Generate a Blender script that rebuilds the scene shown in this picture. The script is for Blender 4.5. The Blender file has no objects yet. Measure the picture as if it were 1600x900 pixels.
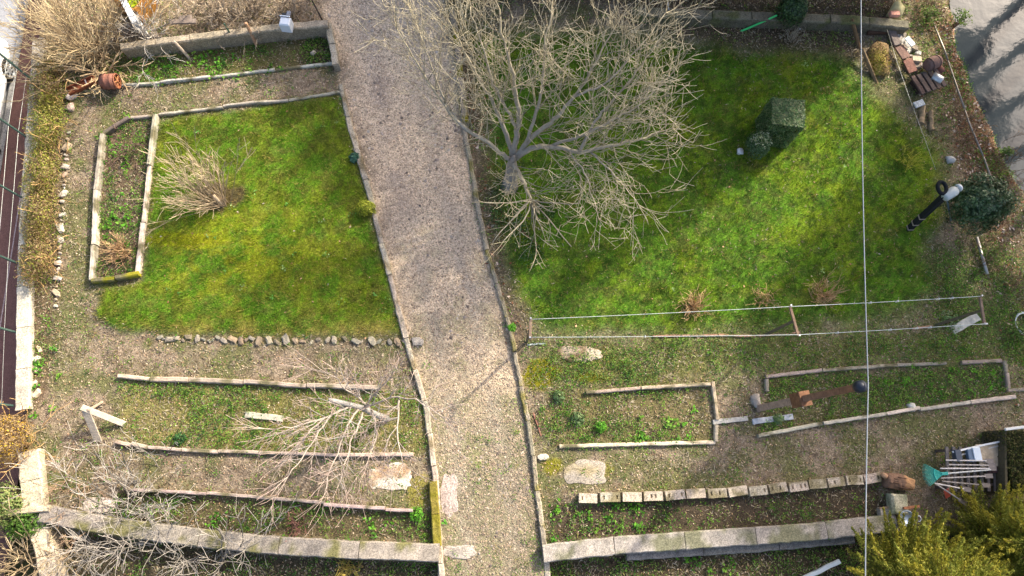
import bpy, math, random
import numpy as np
from mathutils import Matrix, Vector

# ------------------------------------------------------------------ camera
S = bpy.context.scene
COL = bpy.context.collection
CAMH, FPX = 16.0, 1067.0            # drone height (m), focal length for a 1600 px wide frame
NAD = (772.0, 728.0)                # the point straight below the drone
_d = Vector((NAD[0]-800, -(NAD[1]-450), -FPX)).normalized()
EZ = -_d
EX = (Vector((1, 0, 0)) - EZ*EZ.x).normalized()
EY = EZ.cross(EX)
RW = Matrix((EX, EY, EZ))
cam_d = bpy.data.cameras.new('camera'); cam_d.sensor_width = 36; cam_d.lens = 36*FPX/1600
cam_d.clip_start = 0.1; cam_d.clip_end = 3000
cam = bpy.data.objects.new('camera', cam_d); COL.objects.link(cam)
cam.matrix_world = Matrix.Translation((0, 0, CAMH)) @ RW.to_4x4()
S.camera = cam

# ------------------------------------------------------------------ sky, sun, exposure
SUN_EL = 34.0
SUN_AZ = math.atan2(0.72, 0.69)      # compass angle of the sun measured from +Y towards +X
W = bpy.data.worlds.new('World'); S.world = W; W.use_nodes = True
nt = W.node_tree; nt.nodes.clear()
sk = nt.nodes.new('ShaderNodeTexSky'); sk.sky_type = 'NISHITA'; sk.sun_disc = False
sk.sun_elevation = math.radians(SUN_EL); sk.sun_rotation = SUN_AZ
sk.air_density = 0.75; sk.dust_density = 4.0; sk.ozone_density = 0.2
bg = nt.nodes.new('ShaderNodeBackground'); bg.inputs[1].default_value = 0.15
wo = nt.nodes.new('ShaderNodeOutputWorld')
nt.links.new(sk.outputs[0], bg.inputs[0]); nt.links.new(bg.outputs[0], wo.inputs[0])
sl = bpy.data.lights.new('sun', 'SUN'); sl.energy = 3.0; sl.angle = math.radians(2.0); sl.color = (1, 0.92, 0.77)
sun = bpy.data.objects.new('sun', sl); COL.objects.link(sun)
TOSUN = Vector((math.sin(SUN_AZ)*math.cos(math.radians(SUN_EL)), math.cos(SUN_AZ)*math.cos(math.radians(SUN_EL)), math.sin(math.radians(SUN_EL))))
sun.rotation_euler = TOSUN.to_track_quat('Z', 'Y').to_euler()
S.view_settings.view_transform = 'Standard'; S.view_settings.look = 'None'
S.view_settings.exposure = 1.36; S.view_settings.gamma = 1.0

# ------------------------------------------------------------------ projection helpers
def P(px, py, z=0.0):
    d = RW @ Vector((px-800, -(py-450), -FPX))
    t = (z-CAMH)/d.z
    return Vector((d.x*t, d.y*t, z))
_RT = np.array([list(EX), list(EY), list(EZ)])
def project(xy, z=0.0):
    p = np.empty((len(xy), 3)); p[:, :2] = xy; p[:, 2] = z - CAMH
    c = p @ _RT
    return 800 + FPX*c[:, 0]/-c[:, 2], 450 - FPX*c[:, 1]/-c[:, 2]
def lin(*rgb):
    return tuple(((c/255)/12.92 if c <= 10 else ((c/255+0.055)/1.055)**2.4) for c in rgb)

# ------------------------------------------------------------------ noise
_T = np.random.RandomState(5).rand(32, 32, 32)
def vnoise(p, scale, seed=0):
    p = np.asarray(p, float)
    if p.shape[1] == 2: p = np.c_[p, np.zeros(len(p))]
    q = p*scale + seed*7.31
    i = np.floor(q).astype(int); f = q-i; f = f*f*(3-2*f)
    r = 0
    for a in (0, 1):
        for b in (0, 1):
            for c in (0, 1):
                w = (f[:, 0] if a else 1-f[:, 0])*(f[:, 1] if b else 1-f[:, 1])*(f[:, 2] if c else 1-f[:, 2])
                r = r + w*_T[(i[:, 0]+a) % 32, (i[:, 1]+b) % 32, (i[:, 2]+c) % 32]
    return r
def fbm(p, scale, seed=0, oct=4):
    s = 0; a = 1; t = 0
    for k in range(oct):
        s = s + a*vnoise(p, scale*2**k, seed+k*3); t += a; a *= 0.55
    return s/t
def sstep(a, b, x):
    t = np.clip((x-a)/(b-a), 0, 1); return t*t*(3-2*t)

# ------------------------------------------------------------------ materials (all tint by the painted colour of the thing itself)
MATS = {}
def mat(name, rough=0.9, nscale=20.0, namt=0.3, bump=0.3, spec=0.2, nscale2=None, stretch=None, metal=0.0, trans=0.0, bscale=None):
    m = bpy.data.materials.new(name); m.use_nodes = True
    t = m.node_tree; N = t.nodes; L = t.links
    b = N['Principled BSDF']; b.inputs['Roughness'].default_value = rough
    b.inputs['Specular IOR Level'].default_value = spec; b.inputs['Metallic'].default_value = metal
    at = N.new('ShaderNodeAttribute'); at.attribute_name = 'Col'
    tc = N.new('ShaderNodeTexCoord'); src = tc.outputs['Object']
    if stretch:
        mp = N.new('ShaderNodeMapping'); mp.inputs['Scale'].default_value = stretch; L.new(src, mp.inputs[0]); src = mp.outputs[0]
    no = N.new('ShaderNodeTexNoise'); no.inputs['Scale'].default_value = nscale; no.inputs['Detail'].default_value = 5; no.inputs['Roughness'].default_value = 0.65
    L.new(src, no.inputs['Vector'])
    mr = N.new('ShaderNodeMapRange'); mr.inputs[1].default_value = 0.25; mr.inputs[2].default_value = 0.75
    mr.inputs[3].default_value = 1-namt; mr.inputs[4].default_value = 1+namt; L.new(no.outputs['Fac'], mr.inputs[0])
    fac = mr.outputs[0]
    if nscale2:
        n2 = N.new('ShaderNodeTexVoronoi'); n2.inputs['Scale'].default_value = nscale2; L.new(src, n2.inputs['Vector'])
        sp = N.new('ShaderNodeSeparateColor'); L.new(n2.outputs['Color'], sp.inputs[0])
        m2 = N.new('ShaderNodeMapRange'); m2.inputs[3].default_value = 0.62; m2.inputs[4].default_value = 1.38; L.new(sp.outputs[0], m2.inputs[0])
        mu = N.new('ShaderNodeMath'); mu.operation = 'MULTIPLY'; L.new(fac, mu.inputs[0]); L.new(m2.outputs[0], mu.inputs[1]); fac = mu.outputs[0]
    vm = N.new('ShaderNodeVectorMath'); vm.operation = 'SCALE'; L.new(at.outputs['Color'], vm.inputs[0]); L.new(fac, vm.inputs['Scale'])
    L.new(vm.outputs[0], b.inputs['Base Color'])
    if bump:
        bn = N.new('ShaderNodeTexNoise'); bn.inputs['Scale'].default_value = bscale or nscale*1.7; bn.inputs['Detail'].default_value = 4
        L.new(src, bn.inputs['Vector'])
        bu = N.new('ShaderNodeBump'); bu.inputs['Strength'].default_value = bump; bu.inputs['Distance'].default_value = 0.03
        L.new(bn.outputs['Fac'], bu.inputs['Height']); L.new(bu.outputs[0], b.inputs['Normal'])
    if trans:
        tr = N.new('ShaderNodeBsdfTranslucent'); L.new(vm.outputs[0], tr.inputs[0])
        mx = N.new('ShaderNodeMixShader'); mx.inputs[0].default_value = trans
        L.new(b.outputs[0], mx.inputs[1]); L.new(tr.outputs[0], mx.inputs[2]); L.new(mx.outputs[0], N['Material Output'].inputs[0])
    MATS[name] = m; return m
mat('soil', 0.95, 9, 0.28, 0.8, 0.1, nscale2=42, bscale=34)
mat('gravel', 0.9, 6, 0.14, 0.8, 0.2, nscale2=38, bscale=40)
mat('leaf', 0.65, 3, 0.12, 0, 0.25, trans=0.38)
mat('waxy_leaf', 0.42, 3, 0.12, 0, 0.45, trans=0.12)
mat('litter', 0.85, 3, 0.1, 0, 0.15)
mat('bark', 0.9, 14, 0.25, 0.35, 0.15)
mat('timber', 0.85, 12, 0.3, 0.4, 0.15)
mat('concrete', 0.9, 7, 0.26, 0.35, 0.15, nscale2=60)
mat('stone', 0.9, 9, 0.25, 0.6, 0.2)
mat('rust', 0.75, 11, 0.45, 0.4, 0.3)
mat('paint', 0.4, 6, 0.08, 0.02, 0.5)
mat('metal', 0.4, 10, 0.15, 0.08, 0.5, metal=0.6)
mat('plastic', 0.45, 5, 0.06, 0, 0.4)
mat('rubber', 0.8, 20, 0.15, 0.1, 0.2)
mat('asphalt', 0.9, 5, 0.2, 0.3, 0.2, nscale2=120)
mat('glass', 0.08, 2, 0.02, 0, 0.8)
mat('plaster', 0.85, 3, 0.15, 0.15, 0.2)
def water_mat():
    m = bpy.data.materials.new('water'); m.use_nodes = True; t = m.node_tree; b = t.nodes['Principled BSDF']
    b.inputs['Base Color'].default_value = (*lin(48, 54, 58), 1); b.inputs['Roughness'].default_value = 0.05; b.inputs['IOR'].default_value = 1.34
    n = t.nodes.new('ShaderNodeTexNoise'); n.inputs['Scale'].default_value = 2.6; n.inputs['Detail'].default_value = 6
    tc = t.nodes.new('ShaderNodeTexCoord'); t.links.new(tc.outputs['Object'], n.inputs['Vector'])
    bu = t.nodes.new('ShaderNodeBump'); bu.inputs['Strength'].default_value = 0.13; bu.inputs['Distance'].default_value = 0.06
    t.links.new(n.outputs['Fac'], bu.inputs['Height']); t.links.new(bu.outputs[0], b.inputs['Normal'])
    MATS['water'] = m
water_mat()

# ------------------------------------------------------------------ mesh helpers
class MB:
    def __init__(s): s.v = []; s.f = []; s.c = []; s.n = 0
    def add(s, v, f, c):
        v = np.asarray(v, float); c = np.asarray(c, float)
        if c.ndim == 1: c = np.tile(c, (len(v), 1))
        n = s.n; s.v.append(v); s.c.append(c); s.f.extend([tuple(i+n for i in q) for q in f]); s.n += len(v)
def finish(me, name, v, c, m, parent, smooth, origin=None):
    pass
def new_obj(name, v, f, c, m, parent=None, smooth=False, origin=None):
    """one mesh object with its origin at its own base"""
    v = np.asarray(v, float)
    if origin is None:
        origin = np.array([(v[:, 0].min()+v[:, 0].max())/2, (v[:, 1].min()+v[:, 1].max())/2, v[:, 2].min()])
    origin = np.asarray(origin, float)
    me = bpy.data.meshes.new(name); lv = v-origin
    if isinstance(f, np.ndarray):
        k = f.shape[1]; nf = len(f)
        me.vertices.add(len(v)); me.vertices.foreach_set('co', lv.ravel().astype(np.float32))
        me.loops.add(nf*k); me.loops.foreach_set('vertex_index', f.ravel().astype(np.int32))
        me.polygons.add(nf); me.polygons.foreach_set('loop_start', (np.arange(nf)*k).astype(np.int32))
        me.update(calc_edges=True)
    else:
        me.from_pydata(lv.tolist(), [], f); me.update()
    a = me.color_attributes.new('Col', 'FLOAT_COLOR', 'POINT')
    a.data.foreach_set('color', np.c_[np.clip(c, 0, 1), np.ones(len(v))].ravel().astype(np.float32))
    if smooth: me.polygons.foreach_set('use_smooth', np.ones(len(me.polygons), bool))
    me.materials.append(MATS[m])
    o = bpy.data.objects.new(name, me); COL.objects.link(o)
    put(o, origin, parent); return o
def put(o, origin, parent):
    if parent:
        o.parent = parent; o.location = Vector(origin) - world_loc(parent)
    else: o.location = Vector(origin)
def world_loc(o):
    l = o.location.copy()
    while o.parent: o = o.parent; l += o.location
    return l
def build(mb, name, m, parent=None, smooth=False):
    return new_obj(name, np.vstack(mb.v), mb.f, np.vstack(mb.c), m, parent, smooth)
def tag(o, label=None, cat=None, group=None, kind=None):
    if label: o['label'] = label
    if cat: o['category'] = cat
    if group: o['group'] = group
    if kind: o['kind'] = kind
    return o
def thing(name, label, cat, loc, group=None):
    o = bpy.data.objects.new(name, None); COL.objects.link(o); o.location = loc; o.empty_display_size = 0.2
    return tag(o, label, cat, group)
def vary(c, rng, a=0.12):
    k = 1+rng.uniform(-a, a); return tuple(max(0, x*k*(1+rng.uniform(-a, a)*0.3)) for x in c)
def mottle(v, c, amt=0.25, scale=6, seed=0, tint=None, tscale=2.5, tthr=0.6):
    c = np.tile(np.asarray(c, float), (len(v), 1)) if np.asarray(c).ndim == 1 else np.asarray(c, float).copy()
    c *= (1-amt+2*amt*fbm(v, scale, seed))[:, None]
    if tint is not None:
        w = sstep(tthr-0.05, tthr+0.08, fbm(v, tscale, seed+9))[:, None]; c = c*(1-w)+np.asarray(tint)*w
    return c
def box(mb, c, size, col, rz=0.0, tilt=None, bev=0.0, jit=0.0, rng=None):
    """bevelled box centred at c; size full lengths"""
    hx, hy, hz = [s/2 for s in size]; b = min(bev, hx*.8, hy*.8, hz*.8)
    if b <= 0:
        v = [(x, y, z) for z in (-hz, hz) for y in (-hy, hy) for x in (-hx, hx)]
        f = [(0, 2, 3, 1), (4, 5, 7, 6), (0, 1, 5, 4), (2, 6, 7, 3), (0, 4, 6, 2), (1, 3, 7, 5)]
    else:
        v = []
        for (z, i) in ((-hz, b), (-hz+b, 0), (hz-b, 0), (hz, b)):
            v += [(-hx+i, -hy+i, z), (hx-i, -hy+i, z), (hx-i, hy-i, z), (-hx+i, hy-i, z)]
        f = [(3, 2, 1, 0), (12, 13, 14, 15)]
        for l in range(3):
            for k in range(4): f.append((l*4+k, l*4+(k+1) % 4, l*4+4+(k+1) % 4, l*4+4+k))
    v = np.array(v, float)
    if jit and rng: v += np.array([[rng.uniform(-jit, jit) for _ in range(3)] for _ in v])
    R = Matrix.Rotation(rz, 3, 'Z')
    if tilt is not None: R = R @ tilt
    v = v @ np.array(R).T + np.asarray(c, float)
    mb.add(v, f, col)
def bar(mb, a, b, w, h, col, bev=0.0, up=(0, 0, 1)):
    """box from a to b"""
    a = Vector(a); b = Vector(b); d = b-a; L = d.length; x = d.normalized(); u = Vector(up)
    y = u.cross(x)
    if y.length < 1e-3: y = Vector((0, 1, 0)).cross(x)
    y.normalize(); z = x.cross(y)
    R = Matrix((x, y, z)).transposed()
    m2 = MB(); box(m2, (0, 0, 0), (L, w, h), col, bev=bev)
    v = m2.v[0] @ np.array(R).T + np.array((a+b)/2)
    mb.add(v, m2.f, col)
def tube(mb, pts, rad, col, sides=5, cap=True):
    pts = np.asarray(pts, float); n = len(pts)
    tg = np.gradient(pts, axis=0); tg /= np.linalg.norm(tg, axis=1)[:, None]+1e-9
    ref = np.array([0, 0, 1.0]) if abs(tg[0][2]) < 0.8 else np.array([1.0, 0, 0])
    u = np.cross(tg, ref); u /= np.linalg.norm(u, axis=1)[:, None]+1e-9
    w = np.cross(tg, u)
    an = np.arange(sides)*2*math.pi/sides
    rad = np.broadcast_to(np.asarray(rad, float), (n,))
    v = pts[:, None, :] + rad[:, None, None]*(np.cos(an)[None, :, None]*u[:, None, :]+np.sin(an)[None, :, None]*w[:, None, :])
    f = []
    for i in range(n-1):
        for k in range(sides): f.append((i*sides+k, i*sides+(k+1) % sides, (i+1)*sides+(k+1) % sides, (i+1)*sides+k))
    if cap and sides > 2:
        f.append(tuple(range(sides))[::-1]); f.append(tuple((n-1)*sides+k for k in range(sides)))
    col = np.asarray(col, float)
    if col.ndim == 2: col = np.repeat(col, sides, axis=0)
    mb.add(v.reshape(-1, 3), f, col)
def lathe(mb, base, prof, col, sides=16, axis=None):
    """prof: list of (r, t) along axis from base"""
    ax = Vector(axis).normalized() if axis is not None else Vector((0, 0, 1))
    u = ax.orthogonal().normalized(); w = ax.cross(u); v = []; f = []
    for r, t in prof:
        for k in range(sides):
            a = 2*math.pi*k/sides; v.append(Vector(base)+ax*t+(u*math.cos(a)+w*math.sin(a))*r)
    n = len(prof)
    for i in range(n-1):
        for k in range(sides): f.append((i*sides+k, i*sides+(k+1) % sides, (i+1)*sides+(k+1) % sides, (i+1)*sides+k))
    f.append(tuple(range(sides))[::-1]); f.append(tuple((n-1)*sides+k for k in range(sides)))
    mb.add(np.array([tuple(q) for q in v]), f, col)
def beam(pts, w, z0, z1, col, rng, mb=None, jit=0.012, step=0.09, moss=None, seed=0, taper=1.0):
    """weathered timber or concrete running along a ground line; pts world xy(z ignored)"""
    pts = [np.array((p[0], p[1])) for p in pts]; dense = []
    for a, b in zip(pts[:-1], pts[1:]):
        k = max(1, int(np.linalg.norm(b-a)/step))
        for i in range(k): dense.append(a+(b-a)*i/k)
    dense.append(pts[-1]); D = np.array(dense)
    tg = np.gradient(D, axis=0); tg /= np.linalg.norm(tg, axis=1)[:, None]; nr = np.c_[-tg[:, 1], tg[:, 0]]
    ch = min(0.025, w*0.22); v = []; hw = w/2
    sec = [(-hw, z0), (-hw*taper, z1-ch), (-hw*taper+ch, z1), (-hw*.3, z1), (hw*.3, z1), (hw*taper-ch, z1), (hw*taper, z1-ch), (hw, z0)]
    off = rng.uniform(0, 100)
    for i, p in enumerate(D):
        wob = (vnoise(np.array([[i*0.7, off, 0]]), 1)[0]-.5)*jit*2; hz = (vnoise(np.array([[off, i*0.5, 3]]), 1)[0]-.5)*jit*2
        for o, z in sec:
            q = p+nr[i]*(o+wob+rng.uniform(-jit, jit)*.4); v.append((q[0], q[1], z+(hz+rng.uniform(-jit, jit)*.4 if z > z0 else 0)))
    f = []; n = len(D)
    for i in range(n-1):
        for k in range(8): f.append((i*8+k, (i+1)*8+k, (i+1)*8+(k+1) % 8, i*8+(k+1) % 8))
    f.append(tuple(range(8))); f.append(tuple((n-1)*8+k for k in range(8))[::-1])
    v = np.array(v); c = mottle(v, np.array(col), 0.34, 7, seed, tint=moss, tscale=3.2, tthr=0.57)
    mb = mb or MB(); mb.add(v, f, c); return mb
def rock(c, r, rng, col, sq=(1, 1, .7), sub=2, flat=0.0):
    """lumpy stone as verts/faces/colours"""
    v = []; f = []; nl, ns = 5, 7
    sd = rng.uniform(0, 50)
    for i in range(nl+1):
        th = math.pi*i/nl
        for k in range(ns):
            ph = 2*math.pi*k/ns; v.append((math.sin(th)*math.cos(ph), math.sin(th)*math.sin(ph), math.cos(th)))
    v = np.array(v); v = np.sign(v)*np.abs(v)**0.62
    v *= (0.6+0.8*vnoise(v+sd, 1.5))[:, None]; v += (np.stack([vnoise(v+sd+9*i, 2.6) for i in range(3)], 1)-.5)*.35
    v = v*np.array(sq)*r
    a = rng.uniform(0, 6.28); R = np.array([[math.cos(a), -math.sin(a), 0], [math.sin(a), math.cos(a), 0], [0, 0, 1]])
    v = v @ R.T + np.asarray(c)
    for i in range(nl):
        for k in range(ns): f.append((i*ns+k, (i+1)*ns+k, (i+1)*ns+(k+1) % ns, i*ns+(k+1) % ns))
    return v, f, mottle(v, np.array(col), 0.2, 9, int(sd))
def leafs(pts, size, cols, rs, aspect=0.55, flat=0.0, lean=None, nrm=None):
    """rhombic leaves scattered at pts -> verts, quads, colours"""
    n = len(pts); a = rs.normal(size=(n, 3)); a[:, 2] *= (1-flat)
    if lean is not None: a += lean
    a /= np.linalg.norm(a, axis=1)[:, None]+1e-9
    b = rs.normal(size=(n, 3)); b[:, 2] *= (1-flat); b -= (b*a).sum(1)[:, None]*a; b /= np.linalg.norm(b, axis=1)[:, None]+1e-9
    if nrm is not None:
        k = nrm+rs.normal(size=(n, 3))*.45; k /= np.linalg.norm(k, axis=1)[:, None]+1e-9
        a = np.cross(k, rs.normal(size=(n, 3))); a /= np.linalg.norm(a, axis=1)[:, None]+1e-9; b = np.cross(k, a)
    s = (np.asarray(size)*rs.uniform(.65, 1.3, n))[:, None]
    v = np.stack([pts-a*s*.5, pts+b*s*.5*aspect, pts+a*s*.5, pts-b*s*.5*aspect], 1).reshape(-1, 3)
    f = np.arange(n*4).reshape(-1, 4)
    return v, f, np.repeat(cols, 4, axis=0)
def pick(palette, n, rs, w=None, amt=0.15):
    p = np.array(palette); i = rs.choice(len(p), n, p=w)
    return p[i]*rs.uniform(1-amt, 1+amt, (n, 1))

# ------------------------------------------------------------------ ground plan, in map coordinates kept as photo-plane pixels of z=0
def sdf(poly, X, Y):
    d = np.full(X.shape, 1e9); ins = np.zeros(X.shape, bool); n = len(poly)
    for i in range(n):
        x0, y0 = poly[i]; x1, y1 = poly[(i+1) % n]; ex, ey = x1-x0, y1-y0
        t = np.clip(((X-x0)*ex+(Y-y0)*ey)/(ex*ex+ey*ey+1e-9), 0, 1)
        d = np.minimum(d, np.hypot(X-x0-t*ex, Y-y0-t*ey))
        if y0 != y1: ins ^= ((y0 > Y) != (y1 > Y)) & (X < (x1-x0)*(Y-y0)/(y1-y0)+x0)
    return np.where(ins, -d, d)
KL = [(470, -80), (497, 0), (513, 35), (525, 100), (533, 135), (547, 195), (561, 245), (576, 295), (589, 350), (604, 410), (618, 465), (632, 520), (643, 560), (656, 600), (667, 640), (673, 690), (680, 740), (684, 800), (688, 870), (692, 930), (700, 1100)]
KR = [(670, -80), (693, 0), (706, 60), (715, 120), (723, 190), (735, 250), (746, 320), (760, 390), (778, 450), (793, 500), (804, 550), (815, 610), (825, 660), (832, 705), (838, 760), (846, 820), (852, 870), (858, 930), (870, 1100)]
POLY = dict(
 drive=KL+KR[::-1],
 lawnL=[(248, 190), (330, 177), (400, 166), (530, 148), (556, 240), (585, 350), (622, 500), (628, 521), (520, 523), (400, 524), (250, 520), (180, 512), (152, 492), (165, 452), (224, 440), (236, 330), (240, 250)],
 lawnR=[(735, 60), (900, 50), (1060, 62), (1180, 82), (1290, 82), (1335, 95), (1372, 150), (1420, 190), (1468, 240), (1478, 300), (1440, 400), (1460, 450), (1400, 500), (1240, 512), (1050, 520), (845, 526), (812, 480), (790, 430), (775, 350), (760, 250)],
 bedTop=[(150, 100), (200, 85), (300, 72), (505, 45), (522, 98), (400, 114), (195, 134)],
 soilTop=[(505, 50), (520, 98), (478, 100), (480, 60)],
 bedFrame=[(163, 215), (205, 190), (245, 187), (222, 428), (150, 435)],
 bedM=[(190, 593), (400, 602), (660, 612), (668, 705), (420, 706), (190, 690)],
 bedB=[(195, 768), (500, 788), (680, 800), (684, 850), (400, 840), (120, 810)],
 bedR1=[(860, 612), (1108, 604), (1116, 690), (870, 697), (830, 660)],
 bedR2=[(1200, 592), (1565, 568), (1572, 618), (1188, 675)],
 bedBR=[(856, 790), (1372, 756), (1392, 806), (1300, 820), (856, 850)],
 below=[(-300, 850), (60, 830), (200, 842), (420, 866), (686, 878), (686, 1200), (-300, 1200)],
 belowR=[(856, 878), (1000, 864), (1330, 838), (1420, 828), (1900, 850), (1900, 1200), (856, 1200)],
 soilTopR=[(1030, 30), (1330, 30), (1350, 95), (1290, 80), (1200, 78), (1060, 55)],
 treeKerb=[(700, 40), (735, 60), (770, 240), (790, 380), (800, 440), (830, 500), (830, 530), (805, 540), (760, 380), (735, 240)],  # browner strip with thin grass under the tree, by the right kerb
 weedsR=[(830, 535), (1240, 520), (1480, 505), (1580, 560), (1200, 585), (1110, 600), (860, 608)],
 weedsFR=[(1430, 400), (1520, 375), (1610, 420), (1660, 660), (1570, 565), (1480, 505)],
 bank=[(1400, -300), (1420, 20), (1460, 120), (1490, 240), (1560, 420), (1610, 640), (1950, 700), (1950, -300)],
 litterBank=[(1455, 30), (1500, 20), (1560, 130), (1590, 330), (1560, 380), (1530, 300), (1490, 160)],
 river=[(1492, -300), (1510, 0), (1522, 70), (1550, 140), (1582, 210), (1660, 350), (1950, 600), (1950, -300)],
 hedge=[(58, 60), (112, 90), (100, 250), (92, 470), (75, 640), (45, 640), (52, 210)],
 upTop=[(-100, -300), (60, 0), (60, 110), (190, 75), (510, 33), (495, 0), (470, -300)],
 aboveR=[(690, -300), (700, 10), (1040, 12), (1400, 25), (1420, -300)],
)
GX = np.arange(-320, 1960, 4.0); GY = np.arange(-320, 1240, 4.0)
_gx, _gy = np.meshgrid(GX, GY)
def P2(X, Y):
    d = np.stack([X-800, -(Y-450), np.full_like(X, -FPX)], -1) @ _RT.T
    t = -CAMH/d[..., 2]; return np.stack([d[..., 0]*t, d[..., 1]*t], -1)
_gw = P2(_gx, _gy).reshape(-1, 2)
_wob = ((fbm(_gw, 1.3, 1)-.5)*26).reshape(_gx.shape)
SOFT = dict(drive=(5, .25), lawnR=(24, 1.4), lawnL=(9, .7), river=(34, .8), bank=(50, 1.4), hedge=(16, 1), weedsR=(30, 1.5), weedsFR=(26, 1.5), treeKerb=(18, 1), litterBank=(24, 1.5), below=(8, .1), belowR=(8, .1), soilTop=(18, 1), soilTopR=(18, 1.3))
RAST = {}
for k, poly in POLY.items():
    s, wb = SOFT.get(k, (8, .5))
    RAST[k] = 1-sstep(-s, s, sdf(poly, _gx, _gy)+_wob*wb)
def mask(k, px, py):
    R = RAST[k]; fx = np.clip((px-GX[0])/4, 0, len(GX)-1.001); fy = np.clip((py-GY[0])/4, 0, len(GY)-1.001)
    i = fx.astype(int); j = fy.astype(int); a = fx-i; b = fy-j
    return (R[j, i]*(1-a)+R[j, i+1]*a)*(1-b)+(R[j+1, i]*(1-a)+R[j+1, i+1]*a)*b
def height(xy, px=None, py=None):
    xy = np.asarray(xy, float)
    if px is None: px, py = project(xy)
    h = (fbm(xy, 1.1, 21)-.5)*.07+(fbm(xy, 6, 22, 3)-.5)*.02
    h += .05*mask('lawnL', px, py)+.03*mask('lawnR', px, py)-.28*np.maximum(mask('below', px, py), mask('belowR', px, py))
    h += -.04*(mask('bedB', px, py)+mask('bedBR', px, py)+mask('bedTop', px, py))
    h += -.01*mask('drive', px, py)+.02*mask('upTop', px, py)+.12*mask('aboveR', px, py)
    h += -.12*mask('bank', px, py)-1.15*mask('river', px, py)
    return h
def zat(p):
    return float(height(np.array([[p[0], p[1]]]))[0])

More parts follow.
